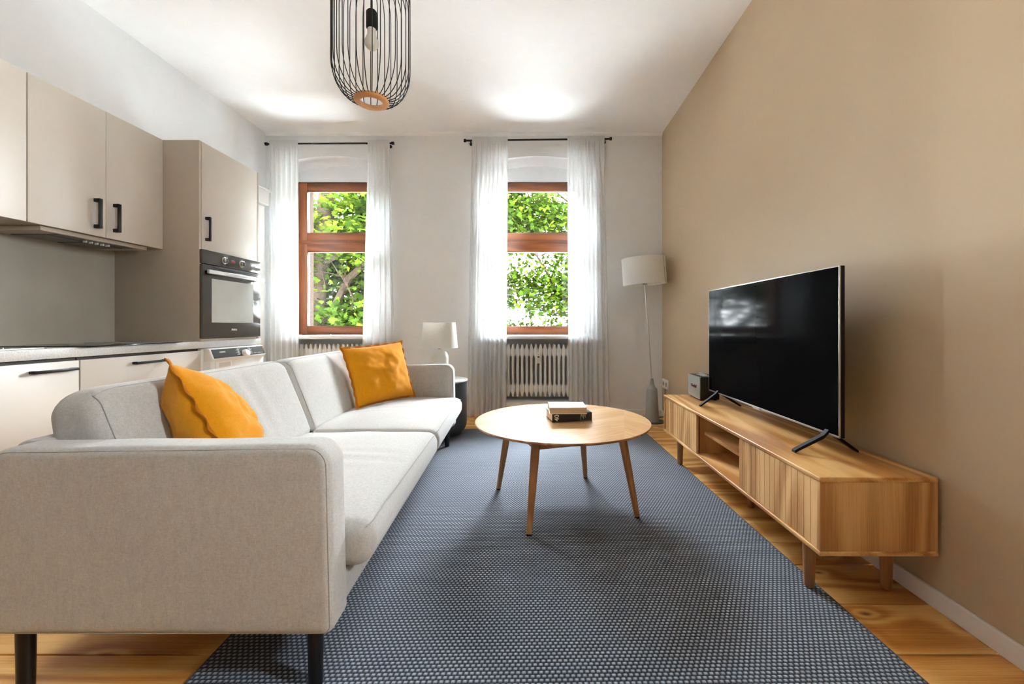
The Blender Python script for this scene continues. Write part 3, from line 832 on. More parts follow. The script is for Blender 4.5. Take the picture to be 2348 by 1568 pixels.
for k, (y0, y1) in enumerate(((AT + .002, mid - .001), (mid + .001, LEN - AT - .002))):
    yc, hy = (y0 + y1) / 2, (y1 - y0) / 2
    # seat cushion
    def fs(a, c_, tt, yc=yc, hy=hy, k=k):
        u = (a + .33) / .40; v = (tt - yc) / hy
        top = max(0, min(1, (c_ - .30) / .1))
        cr = .034 * max(0, 1 - u * u) ** .6 * max(0, 1 - v ** 4) * top
        wr = 0
        s_ = tt - (yc + .1); fr = a * 1.0
        wr = .0035 * top * math.sin((tt * 26 + 4 * a * a) * 2.2) * math.exp(-((tt - yc) / .13) ** 2) * max(0, 1 - u * u)
        wr += .004 * noise.noise(Vector((a * 5, tt * 5, k * 9))) * top
        return sofa_pt(a, tt, c_ + cr + wr)
    b = NB()
    prof = rpoly([(.062, .272, .06), (.070, .412, .055), (-.66, .408, .03), (-.66, .285, .02)], .022)
    soft_extrude(b, prof, y0, y1, .04, fs, nr=6, nt=44, caprings=8)
    cu = obj('seat_cushion', b, M_sofa, t, ang=70)
    # welt line along the top front edge of the cushion
    b = NB(); pts = []
    for i in range(31):
        tt = y0 + .012 + (y1 - y0 - .024) * i / 30
        e = min(tt - y0, y1 - tt); rr = .04; off = 0 if e > rr else rr - math.sqrt(max(0, rr * rr - (rr - e) ** 2))
        pts.append(fs(.054 - off, .400 - off * .4, tt) + Vector((.0015, 0, .0005)))
    tube(b, pts, .0016, 6); obj('piping', b, M_pipe, cu)
    # back cushion
    def fb(a, c_, tt, yc=yc, hy=hy, k=k):
        v = (tt - yc) / hy; h = (c_ - .4) / .42
        front = 1 if a > -.74 - h * .12 else 0
        endr = max(0, abs(v) - .80) / .20
        drop = .035 * endr ** 2.2 * max(0, h) ** 2
        bl = .018 * (1 - v * v) * math.sin(math.pi * min(1, max(0, h))) * front
        wr = .0055 * math.sin(9 * (tt - yc) * 6 + c_ * 14) * math.exp(-((v - .2) / .3) ** 2) * math.sin(math.pi * min(1, max(0, h))) * front
        wr += .004 * noise.noise(Vector((tt * 5, c_ * 5, 7 + k)))
        return sofa_pt(a + bl + wr, tt, c_ - drop)
    b = NB()
    prof = rpoly([(-.615, .40, .03), (-.775, .812, .06), (-.925, .795, .065), (-.86, .40, .03)], .022)
    soft_extrude(b, prof, y0 + .002, y1 - .001, .045, fb, nr=6, nt=40, caprings=8)
    bc = obj('back_cushion', b, M_sofa, t, ang=70)
    apex = max(range(len(prof)), key=lambda i: prof[i].x * .55 + prof[i].y)
    fr0 = min(range(apex), key=lambda i: abs(prof[i].y - .44) + (9 if prof[i].x < -.72 else 0))
    side = prof[fr0:apex + 1]; ya, yb2 = y0 + .028, y1 - .028
    out_ = Vector((.0002, 0, .0004)); ins = Vector((.0030, .0022))
    pts = [fb(p.x - ins.x, p.y - ins.y * .4, ya) + out_ for p in side]
    pts += [fb(side[-1].x - .0004, side[-1].y, ya + (yb2 - ya) * q / 30) + out_ for q in range(1, 30)]
    pts += [fb(p.x - ins.x, p.y - ins.y * .4, yb2) + out_ for p in side[::-1]]
    b = NB(); tube(b, pts, .0016, 6); obj('piping', b, M_pipe, bc)
def sleg(x, y, m):
    b = NB(); p = sofa_pt(x, y, 0)
    cyl(b, (p.x, p.y, RUGZ if p.x > -.98 else 0), (p.x, p.y, SB + .01), .0185, .0205, 24); obj('leg', b, M_black, t)
for yy in (.036, LEN - .10):
    for xx in (-.062, -.862): sleg(xx, yy, None)

# ------------------------------------------------------------------ scatter pillows from four corners
def pillow(lab, tl, tr, br, bl, thick, seed, bend=0):
    tl, tr, br, bl = map(Vector, (tl, tr, br, bl)); n = 44
    nrm = (tr - tl).cross(bl - tl).normalized()
    if nrm.dot(Vector((0, -1, .3))) < 0 and nrm.x < 0: nrm = -nrm
    def pos(u, v):
        a, c_ = (u + 1) / 2, (v + 1) / 2
        p = (tl * (1 - a) + tr * a) * c_ + (bl * (1 - a) + br * a) * (1 - c_)
        cen = (tl + tr + br + bl) / 4
        pull = .055 * (abs(u) ** 3 * (1 - v * v) + abs(v) ** 3 * (1 - u * u))
        p = p + (cen - p) * pull
        return p
    def th(u, v):
        e = max(0, 1 - u * u) ** .55 * max(0, 1 - v * v) ** .55
        w_ = .26 * noise.noise(Vector((u * 2.2 + seed, v * 2.2, seed))) + .10 * noise.noise(Vector((u * 6 + seed, v * 6, 2)))
        ang = math.atan2(v, u); rad = math.hypot(u, v)
        w_ += .05 * math.sin(ang * 11 + seed) * min(1, rad) * (abs(u * v)) ** .5
        return thick * .5 * e * (1 + w_)
    b = NB(); F, K = [], []
    for j in range(n + 1):
        rf, rk = [], []
        for i in range(n + 1):
            u, v = -1 + 2 * i / n, -1 + 2 * j / n
            p = pos(u, v); e = (i in (0, n)) or (j in (0, n)); h = 0 if e else th(u, v)
            cv = nrm * bend * (1 - u * u)
            vf = b.verts.new(p + nrm * h + cv); rf.append(vf)
            rk.append(vf if e else b.verts.new(p - nrm * h * .85 + cv))
        F.append(rf); K.append(rk)
    for j in range(n):
        for i in range(n):
            b.faces.new((F[j][i], F[j][i + 1], F[j + 1][i + 1], F[j + 1][i]))
            b.faces.new((K[j][i], K[j + 1][i], K[j + 1][i + 1], K[j][i + 1]))
    bmesh.ops.recalc_face_normals(b, faces=b.faces)
    o = obj('throw_pillow', b, M_must, ang=80)
    tag(o, lab, 'pillow', 'mustard yellow throw pillows on the sofa')
    # wavy flange round the rim
    b = NB(); ring = []; N = 4 * 36
    for k in range(N):
        s = k / N * 4; q = int(s); f = s - q
        u, v = [(-1 + 2 * f, 1), (1, 1 - 2 * f), (1 - 2 * f, -1), (-1, -1 + 2 * f)][q]
        p = pos(u, v) + nrm * bend * (1 - u * u); cen = (tl + tr + br + bl) / 4
        d = (p - cen).normalized(); wv = .0045 * math.sin(k * 1.15 + seed) + .004 * noise.noise(Vector((k * .35, seed, 0)))
        cw = 1 + .5 * (abs(u * v)) ** 6
        a_ = b.verts.new(p - d * .006 + nrm * .003); c_ = b.verts.new(p + d * .013 * cw + nrm * (wv + .0015))
        d_ = b.verts.new(p + d * .013 * cw + nrm * (wv - .0015)); e_ = b.verts.new(p - d * .006 - nrm * .003)
        ring.append((a_, c_, d_, e_))
    for k in range(N):
        A_, B_ = ring[k], ring[(k + 1) % N]
        for q in range(4): b.faces.new((A_[q], B_[q], B_[(q + 1) % 4], A_[(q + 1) % 4]))
    bmesh.ops.recalc_face_normals(b, faces=b.faces)
    obj('flange', b, M_mustd, o, ang=80)
    return o
pillow('mustard yellow throw pillow leaning flat against the far end of the sofa',
       (-1.315, 2.90, .838), (-1.035, 3.31, .868), (-.91, 3.235, .46), (-1.18, 2.845, .445), .15, 3.3)
pillow('mustard yellow throw pillow seen edge on behind the near armrest',
       (-1.245, 1.44, .872), (-1.44, 1.80, .74), (-1.14, 1.78, .40), (-.92, 1.36, .47), .25, 9.1)

# ------------------------------------------------------------------ coffee table
CT = Vector((.165, 2.357)); TH = .471
def chevron():
    g = NT('oak_chevron_veneer'); g.set(Roughness=.24); g.b.inputs['Coat Weight'].default_value = .25; g.b.inputs['Coat Roughness'].default_value = .2
    sp = g.n('SeparateXYZ'); g.l(g.mapping(rot=(0, 0, R(12))), sp.inputs[0]); x, y = sp.outputs[0], sp.outputs[1]
    P = .34
    col = g.math('FLOOR', g.math('DIVIDE', x, P)); par = g.math('MODULO', g.math('ABSOLUTE', col), 2.0)
    sg = g.math('MULTIPLY_ADD', par, 2.0, -1.0)
    lx = g.math('SUBTRACT', x, g.math('MULTIPLY', col, P))
    t_ = g.math('ADD', y, g.math('MULTIPLY', sg, lx))
    bd = g.math('FLOOR', g.math('DIVIDE', t_, .085))
    wn = g.n('TexWhiteNoise'); wn.noise_dimensions = '2D'; cb = g.n('CombineXYZ'); g.l(bd, cb.inputs[0]); g.l(col, cb.inputs[1]); g.l(cb.outputs[0], wn.inputs['Vector'])
    al = g.math('SUBTRACT', y, g.math('MULTIPLY', sg, lx))
    c2 = g.n('CombineXYZ'); g.l(g.math('MULTIPLY', al, 3), c2.inputs[0]); g.l(g.math('MULTIPLY', t_, 60), c2.inputs[1]); g.l(wn.outputs[0], c2.inputs[2])
    f = g.noise(c2.outputs[0], 1.6, 3, .6)
    fac = g.math('ADD', g.math('MULTIPLY', f, .75), g.math('MULTIPLY', wn.outputs[0], .25))
    g.l(g.ramp(fac, [(.25, srgb(196, 146, 94)), (.5, srgb(216, 172, 120)), (.75, srgb(230, 192, 144))]), g.b.inputs['Base Color'])
    return g.m
M_chev = chevron()
t = thing('coffee_table', 'round oak coffee table with four splayed legs on the rug', 'table', (CT.x, CT.y, 0))
b = NB()
lathe(b, [(0, TH - .026), (.435, TH - .026), (.478, TH - .012), (.4835, TH - .007), (.4835, TH - .002), (.4815, TH), (0, TH)], (CT.x, CT.y, 0), 128)
for f in b.faces:
    if f.calc_center_median().z < TH - .0005: f.material_index = 1
obj('tabletop', b, M_chev, t, ang=25, mats=[M_chev, M_leg])
feet = [(-.0165, 1.986), (.539, 2.168), (.343, 2.734), (-.205, 2.54)]
tops = []
for fx, fy in feet:
    f = Vector((fx, fy)); d = (f - CT).normalized(); tp = CT + d * .335; tops.append(tp)
    b = NB(); z0 = RUGZ
    pts = [(f.x, f.y, z0 + .006)]; rr = [.0135]
    for k in range(1, 9):
        s = k / 8; pts.append((f.x + (tp.x - f.x) * s, f.y + (tp.y - f.y) * s, z0 + .006 + (TH - .026 - z0 - .006) * s)); rr.append(.0135 + .0095 * s ** .8)
    tube(b, pts, rr, 20); lg = obj('leg', b, M_leg, t)
    b = NB(); cyl(b, (f.x, f.y, RUGZ - .002), (f.x, f.y, z0 + .0065), .0125); obj('foot_pad', b, M_blackm, lg)
for k in range(4):
    a, c_ = tops[k], tops[(k + 1) % 4]; d = (c_ - a); L = d.length; d.normalize(); m_ = (a + c_) / 2
    b = NB(); box(b, -L / 2 + .015, L / 2 - .015, -.011, .011, -.052, 0, bev=.002, M=basis((m_.x, m_.y, TH - .027), (d.x, d.y, 0), (-d.y, d.x, 0)))
    obj('apron', b, M_leg, t)
# books
def book(name, lab, o, ang, L, Dp, z, th, cover, spine, pages, curved=False):
    t = thing(name, lab, 'book', (o[0], o[1], z), 'books on the coffee table')
    Mb = Matrix.Translation((o[0], o[1], z)) @ Matrix.Rotation(ang, 4, 'Z')
    b = NB(); c_ = .0028
    box(b, 0, L, 0, Dp, 0, c_, bev=.0006, M=Mb); box(b, 0, L, 0, Dp, th - c_, th, bev=.0006, M=Mb)
    if spine == 'near': box(b, 0, L, -.0005, c_, 0, th, bev=.0008, M=Mb)
    else: box(b, 0, L, Dp - c_, Dp, 0, th, bev=.0008, M=Mb)
    obj('cover', b, cover, t)
    b = NB(); y0, y1 = (c_, Dp - .004) if spine == 'near' else (.003, Dp - c_)
    box(b, .003, L - .003, y0, y1, c_, th - c_, M=Mb); obj('pages', b, pages, t, smooth=False)
    return t, Mb
ang = math.atan2(.043, .2215)
t, Mb = book('book', 'thick black hardcover book at the bottom of the coffee table stack', (.107, 2.283), ang, .2256, .155, TH + .0005, .0465, M_bcover, 'near', M_page)
tm = Mb @ basis((.026, -.0008, .0235), (0, 0, 1), (-1, 0, 0))
text_obj('spine_lettering', '40', .036, tm, M_print, t, bold=True)
b = NB()
for k in range(6):
    wl = .012 + .022 * random.random()
    box(b, .160 + k * .0052, .1618 + k * .0052, -.0012, -.0004, .041 - wl, .041, M=Mb)
obj('spine_small_print', b, M_print, t, smooth=False)
b = NB(); box(b, .155, .2256, -.0011, -.0003, .0012, .0052, M=Mb); obj('spine_band', b, plain('slate_blue_print', (88, 100, 124), .5), t, smooth=False)
t, Mb = book('book', 'white book lying on top of the black book on the table', (.0925, 2.272), R(1.0), .203, .168, TH + .0475, .036, M_cover, 'far', M_page)
b = NB(); box(b, .03, .12, .018, .021, .0359, .0364, M=Mb); obj('title_line', b, M_grey, t, smooth=False)

# ------------------------------------------------------------------ tv stand
XF, XB_, Y0, Y1, ST, SBt = 1.0, 1.415, 1.464, 3.215, .469, .194
t = thing('tv_stand', 'long low oak media cabinet with slatted sliding doors', 'tv stand', (1.21, 2.34, 0))
b = NB(); box(b, XF, XB_, Y0, Y1, ST - .018, ST, bev=.005, seg=3); obj('top_panel', b, M_oak_y, t)
b = NB(); box(b, XF, XB_, Y0, Y1, SBt, SBt + .017, bev=.004, seg=3); obj('bottom_panel', b, M_oak_y, t)
for a, c_ in ((Y0 + .002, Y0 + .02), (Y1 - .02, Y1 - .002)):
    b = NB(); box(b, XF + .002, XB_ - .002, a, c_, SBt + .016, ST - .017, bev=.001); obj('side_panel', b, M_oak_z, t)
b = NB(); box(b, XB_ - .012, XB_ - .003, Y0 + .02, Y1 - .02, SBt + .016, ST - .017); obj('back_panel', b, M_oak_y, t, smooth=False)
for yy in (2.040, 2.592):
    b = NB(); box(b, XF + .03, XB_ - .012, yy, yy + .016, SBt + .016, ST - .017); obj('divider', b, M_oak_z, t, smooth=False)
b = NB(); box(b, XF + .06, XB_ - .012, 2.056, 2.592, .325, .341, bev=.001); obj('shelf', b, M_oak_y, t)
def tambour(ya, yb, n):
    b = NB(); p = (yb - ya) / n
    for k in range(n):
        box(b, XF + .006, XF + .018, ya + k * p + .0004, ya + (k + 1) * p - .0004, SBt + .018, ST - .019, bev=.0016, seg=1)
    box(b, XF + .016, XF + .02, ya, yb, SBt + .018, ST - .019)
    obj('sliding_door', b, M_oak_z, t)
tambour(Y0 + .022, 2.05, 15); tambour(2.585, Y1 - .036, 16)
for x, y, zb in ((1.052, 1.60, RUGZ), (1.345, 1.60, 0), (1.052, 3.00, RUGZ), (1.345, 3.0, 0), (1.20, 2.31, 0)):
    b = NB(); tube(b, [(x, y, zb + .001), (x, y, zb + .004), (x, y, SBt + .001)], [.0165, .018, .0235], 24); obj('leg', b, M_leg, t)
# power cable of the television, seen along the wall behind the stand is hidden by it

# ------------------------------------------------------------------ television
t = thing('television', 'large black flat screen television on the oak stand', 'television', (1.22, 2.28, ST))
TX, TY0, TY1, TZ0, TZ1 = 1.215, 1.665, 2.90, .550, 1.236
b = NB(); box(b, TX + .002, TX + .022, TY0, TY1, TZ0, TZ1, bev=.003); box(b, TX + .02, TX + .055, TY0 + .12, TY1 - .12, TZ0 + .03, TZ1 - .28, bev=.012)
obj('housing', b, M_blackm, t)
b = NB(); f_ = .0045
box(b, TX - .001, TX + .006, TY0, TY1, TZ1 - f_, TZ1, bev=.001); box(b, TX - .001, TX + .006, TY0, TY1, TZ0, TZ0 + f_ + .004, bev=.001)
box(b, TX - .001, TX + .006, TY0, TY0 + f_, TZ0, TZ1, bev=.001); box(b, TX - .001, TX + .006, TY1 - f_, TY1, TZ0, TZ1, bev=.001)
obj('bezel', b, M_alu, t)
b = NB(); box(b, TX, TX + .004, TY0 + f_, TY1 - f_, TZ0 + f_ + .004, TZ1 - f_); obj('screen', b, M_screen, t, smooth=False)
b = NB(); box(b, TX - .004, TX + .004, 2.245, 2.315, TZ0 - .006, TZ0 + .006, bev=.001); obj('logo_tab', b, M_alu, t)
for yy, spread in ((1.735, -1), (2.76, 1)):
    b = NB()
    for xe in (1.088, 1.352):
        ye = yy - spread * .02
        pts = [(1.222 + (xe - 1.222) * .06, yy, TZ0 + .012), (1.222 + (xe - 1.222) * .2, yy, TZ0 - .008), (1.222 + (xe - 1.222) * .92, ye, ST + .012), (xe, ye, ST + .006)]
        dpt = [.016, .015, .012, .010]
        rings = []
        for (x, y, z), h in zip(pts, dpt):
            s = .011
            rings.append([b.verts.new((x, y - s, z - h * .5)), b.verts.new((x, y + s, z - h * .5)), b.verts.new((x, y + s, z + h * .5)), b.verts.new((x, y - s, z + h * .5))])
        for A_, B_ in zip(rings, rings[1:]):
            for q in range(4): b.faces.new((A_[q], A_[(q + 1) % 4], B_[(q + 1) % 4], B_[q]))
        b.faces.new(rings[0]); b.faces.new(rings[-1])
    bmesh.ops.recalc_face_normals(b, faces=b.faces)
    obj('foot', b, M_blackm, t, ang=20)

# ------------------------------------------------------------------ speaker
t = thing('speaker', 'small black amplifier style speaker with grey grille behind the television', 'speaker', (1.24, 3.06, ST))
sx0, sx1, sy0, sy1, sz0, sz1 = 1.172, 1.31, 2.945, 3.178, ST + .008, ST + .166
b = NB(); box(b, sx0 + .005, sx1, sy0, sy1, sz0, sz1, bev=.005); obj('body', b, M_vinyl, t)
b = NB(); box(b, sx0, sx0 + .007, sy0 + .005, sy1 - .010, sz0 + .006, sz1 - .007, bev=.001); gr = obj('grille', b, M_grille, t)
for a in ((sy0 + .001, sy1 - .008, sz1 - .007, sz1 - .001), (sy0 + .001, sy1 - .008, sz0 + .001, sz0 + .006)):
    b = NB(); box(b, sx0 - .002, sx0 + .006, a[0], a[1], a[2], a[3], bev=.001); obj('edge_trim', b, M_alu, t)
text_obj('lettering', 'Marshall', .030, basis((sx0 - .0005, (sy0 + sy1) / 2, (sz0 + sz1) / 2 + .004), (0, -1, 0), (0, 0, 1)), plain('dark_brass', (96, 48, 34), .4, metallic=.4), gr, depth=.0015, bold=True, shear=.3)
for xx in (sx0 + .02, sx1 - .02):
    for yy in (sy0 + .03, sy1 - .03):
        b = NB(); cyl(b, (xx, yy, ST), (xx, yy, sz0 + .003), .01); obj('foot', b, M_blackm, t)
b = NB(); box(b, sx0 + .045, sx0 + .09, sy0 + .04, sy1 - .04, sz1, sz1 + .001); pl = obj('control_plate', b, M_steel, t, smooth=False)
for k in range(4):
    b = NB(); lathe(b, [(0, 0), (.0085, 0), (.0085, .010), (.007, .012), (0, .012)], (sx0 + .067, sy0 + .06 + k * .035, sz1 + .001), 20); obj('knob', b, M_steel, t)

# ------------------------------------------------------------------ socket on the right wall
t = thing('wall_socket', 'white double power socket low on the beige wall by the corner', 'socket', (XR, 4.51, .36))
b = NB(); box(b, XR - .012, XR, 4.42, 4.60, .318, .418, bev=.003); pt = obj('plate', b, M_plug, t)
for yy in (4.465, 4.555):
    b = NB(); lathe(b, [(.0215, .012), (.0235, .012), (.0235, .014), (.0215, .014)], (XR, yy, .368), 28, Matrix.Rotation(R(-90), 4, 'Y'))
    lathe(b, [(0, .0125), (.0215, .0125)], (XR, yy, .368), 28, Matrix.Rotation(R(-90), 4, 'Y'))
    obj('socket_well', b, M_grey, t)

# ------------------------------------------------------------------ floor lamp
t = thing('floor_lamp', 'leaning grey floor lamp with white drum shade in the corner', 'floor lamp', (1.235, 4.35, 0))
LX, LY = 1.235, 4.35
b = NB(); lathe(b, [(0, 0), (.118, 0), (.12, .004), (.112, .010), (0, .012)], (LX + .005, LY, 0), 48); obj('base_disc', b, M_charc, t)
b = NB(); lathe(b, [(0, .011), (.072, .011), (.070, .03), (.0535, .335), (.050, .345), (.036, .358), (.024, .385), (.017, .42), (.0145, .447), (0, .447)], (LX, LY, 0), 48)
obj('base', b, M_grey, t)
lean = (1.158 - 1.228) / .97
top = Vector((LX - .003 + lean * 1.0, LY, 1.45)); bot = Vector((LX - .002, LY, .44))
b = NB(); cyl(b, bot, top, .0068); obj('pole', b, M_steel, t)
ax = (top - bot).normalized(); Ms = Matrix.Rotation(math.atan2(ax.x, ax.z), 4, 'Y')
c0 = bot + ax * ((1.418 - .44) / ax.z)
b = NB(); lathe(b, [(.218, 0), (.220, 0), (.220, .272), (.218, .272), (.218, 0)], c0, 96, Ms); sh = obj('lamp_shade', b, M_shade, t)
b = NB()
for zz in (0, .272):
    tube(b, [c0 + Ms @ Vector((.2195 * math.cos(a), .2195 * math.sin(a), zz)) for a in [2 * math.pi * k / 64 for k in range(64)]], .003, 6, closed=True)
obj('shade_rim', b, M_plug, sh)
b = NB(); a0 = R(-42)
vs = []
for zz in (.002, .270):
    for da in (-.035, .035):
        vs.append(b.verts.new(c0 + Ms @ Vector((.2212 * math.cos(a0 + da), .2212 * math.sin(a0 + da), zz))))
b.faces.new((vs[0], vs[1], vs[3], vs[2])); obj('shade_seam', b, plain('shade_seam_tape', (196, 194, 186), .8), sh)
b = NB(); cyl(b, c0 + ax * -.006, c0 + ax * .03, .024, .024, 28); obj('socket', b, M_chrome, t)
b = NB()
for k in range(3):
    a = 2 * math.pi * k / 3 + .4; tube(b, [c0 + ax * .02, c0 + Ms @ Vector((.218 * math.cos(a), .218 * math.sin(a), .02))], .0022, 6)
obj('shade_ring', b, M_steel, t)
b = NB(); pts = [(LX - .06, LY + .06, .006), (LX - .12, LY + .12, .006), (LX - .19, LY + .14, .008), (LX - .25, LY + .17, .012), (LX - .21, LY + .20, .03), (LX - .13, LY + .19, .012), (LX - .09, LY + .17, .02), (LX - .16, LY + .16, .03), (LX - .28, LY + .21, .007), (LX - .1, LY + .24, .007), (LX + .06, LY + .2, .008), (LX + .13, LY + .12, .02), (LX + .172, LY + .1, .05), (LX + .174, LY + .12, .12), (LX + .176, LY + .13, .32)]
sm = []
for i in range(len(pts) - 1):
    p0, p1, p2, p3 = [Vector(pts[max(0, min(len(pts) - 1, i + q))]) for q in (-1, 0, 1, 2)]
    for s in range(6):
        u = s / 6; sm.append(.5 * ((2 * p1) + (p2 - p0) * u + (2 * p0 - 5 * p1 + 4 * p2 - p3) * u * u + (3 * p1 - p0 - 3 * p2 + p3) * u ** 3))
sm.append(Vector(pts[-1])); tube(b, sm, .0035, 6); obj('power_cord', b, M_blackm, t)

# ------------------------------------------------------------------ side table and table lamp
TX_, TY_ = -.843, 3.83
t = thing('side_table', 'round charcoal drum side table with pale top at the sofa end', 'table', (TX_, TY_, 0))
b = NB(); pr = [(0, RUGZ), (.13, RUGZ)] + [(.135 + .108 * math.sin(a), RUGZ + .11 * (1 - math.cos(a))) for a in [math.pi / 2 * k / 10 for k in range(11)]] + [(.243, .493), (0, .493)]
lathe(b, pr, (TX_, TY_, 0), 72); obj('base', b, M_charc, t)
b = NB(); lathe(b, [(0, .492), (.249, .492), (.251, .496), (.251, .503), (.249, .506), (.244, .503), (0, .501)], (TX_, TY_, 0), 72); obj('tabletop', b, M_palegr, t)
t = thing('table_lamp', 'small white table lamp with domed ceramic foot on the side table', 'table lamp', (TX_, TY_, .502))
b = NB()
pr = [(0, .5025), (.070, .5025), (.078, .512), (.081, .55), (.081, .70)] + [(.081 * math.cos(a), .70 + .082 * math.sin(a)) for a in [math.pi / 2 * k / 10 for k in range(1, 10)]] + [(0, .783)]
lathe(b, pr, (TX_ - .004, TY_, 0), 48); obj('base', b, M_lampb, t)
b = NB(); lathe(b, [(0, .780), (.014, .780), (.014, .788), (.007, .790), (.007, .84), (0, .84)], (TX_ - .004, TY_, 0), 24); obj('socket', b, M_grey, t)
b = NB(); lathe(b, [(.163, .796), (.165, .796), (.144, 1.022), (.142, 1.022), (.163, .796)], (TX_ - .004, TY_, 0), 72); sh = obj('lamp_shade', b, M_shade, t)
b = NB()
for rr, zz in ((.1645, .796), (.1435, 1.022)): tube(b, [(TX_ - .004 + rr * math.cos(a), TY_ + rr * math.sin(a), zz) for a in [2 * math.pi * k / 48 for k in range(48)]], .002, 6, closed=True)
obj('shade_rim', b, M_plug, sh)

# ------------------------------------------------------------------ pendant lamp
PC = Vector((-.707, 1.85, 0)); PRad = .163
t = thing('pendant_lamp', 'black wire cage pendant lamp hanging from the ceiling', 'pendant lamp', (PC.x, PC.y, ZC))
zb, zc0, zc1, zt_ = 1.982, 2.135, 2.44, 2.58
b = NB(); lathe(b, [(.048, zb - .007), (.068, zb - .007), (.074, zb - .001), (.072, zb + .010), (.052, zb + .010), (.048, zb - .007)], (PC.x, PC.y, 0), 56); obj('wood_ring', b, M_ring, t, ang=50)
b = NB(); lathe(b, [(.04, zt_), (.055, zt_), (.055, zt_ + .008), (.04, zt_ + .008), (.04, zt_)], (PC.x, PC.y, 0), 40); obj('top_ring', b, M_black, t)
NWI = 32
prof = []
for k in range(9):
    a = math.pi / 2 * k / 8; prof.append((.066 + (PRad - .066) * math.sin(a), zc0 - (zc0 - zb - .004) * math.cos(a)))
for k in range(1, 6): prof.append((PRad, zc0 + (zc1 - zc0) * k / 6))
for k in range(9):
    a = math.pi / 2 * k / 8; prof.append((.05 + (PRad - .05) * math.cos(a), zc1 + (zt_ + .004 - zc1) * math.sin(a)))
w0 = None
for k in range(NWI):
    if w0 is None:
        b = NB(); tube(b, [(PC.x + r, PC.y, z) for r, z in prof], .0019, 6)
        w0 = obj('cage_wire', b, M_black, t)
        # put the origin on the axis so copies can turn about it
        d = Vector((PC.x, PC.y, 0)) - w0.location; w0.data.transform(Matrix.Translation(-d)); w0.location += d
    else:
        c_ = w0.copy(); C.objects.link(c_); c_.rotation_euler = (0, 0, 2 * math.pi * k / NWI + random.uniform(-.02, .02))
b = NB(); lathe(b, [(0, 2.300), (.020, 2.300), (.0235, 2.306), (.0235, 2.372), (.018, 2.38), (.006, 2.383), (0, 2.383)], (PC.x, PC.y, 0), 32); obj('bulb_socket', b, M_blackm, t)
b = NB()
pr = [(0, 2.208)] + [(.0305 * math.sin(a), 2.239 - .0305 * math.cos(a)) for a in [math.pi * .66 * k / 12 for k in range(1, 13)]] + [(.0185, 2.275), (.0175, 2.303), (0, 2.303)]
lathe(b, pr, (PC.x, PC.y, 0), 36); obj('bulb', b, M_bulb, t)
b = NB(); cyl(b, (PC.x, PC.y, 2.38), (PC.x, PC.y, ZC), .0028); obj('cord', b, M_black, t)
b = NB(); lathe(b, [(0, ZC - .03), (.05, ZC - .03), (.055, ZC), (0, ZC)], (PC.x, PC.y, 0), 36); obj('ceiling_rose', b, M_black, t)
b = NB()
for a in (0, math.pi / 2): tube(b, [(PC.x - .045 * math.cos(a), PC.y - .045 * math.sin(a), zt_ + .004), (PC.x + .045 * math.cos(a), PC.y + .045 * math.sin(a), zt_ + .004)], .002, 6)
obj('cross_bar', b, M_black, t)

# ------------------------------------------------------------------ outside: trees, house, street
def leaf_mat(name, a, b_, c_):
    g = NT(name); g.t.nodes.remove(g.b)
    at = g.n('Attribute'); at.attribute_name = 'tone'
    col = g.ramp(at.outputs['Fac'], [(0, srgb(*a)), (.5, srgb(*b_)), (1, srgb(*c_))])
    df = g.n('BsdfDiffuse'); tl = g.n('BsdfTranslucent'); g.l(col, df.inputs[0]); g.l(col, tl.inputs[0])
    m = g.n('MixShader'); m.inputs[0].default_value = .4; g.l(df.outputs[0], m.inputs[1]); g.l(tl.outputs[0], m.inputs[2])
    g.l(m.outputs[0], g.out.inputs[0]); return g.m
M_leaf = leaf_mat('maple_leaf_green', (6, 12, 2), (19, 30, 4), (40, 48, 7))
M_bark = plain('rough_grey_brown_bark', (22, 17, 13), .9, var=.4, scale=25, bump=.6, bscale=60, bdist=.01, Specular_IOR_Level=0)
LEAF = [(0, -.5), (.12, -.28), (.42, -.38), (.36, -.12), (.55, .1), (.28, .12), (.22, .34), (0, .62), (-.22, .34), (-.28, .12), (-.55, .1), (-.36, -.12), (-.42, -.38), (-.12, -.28)]
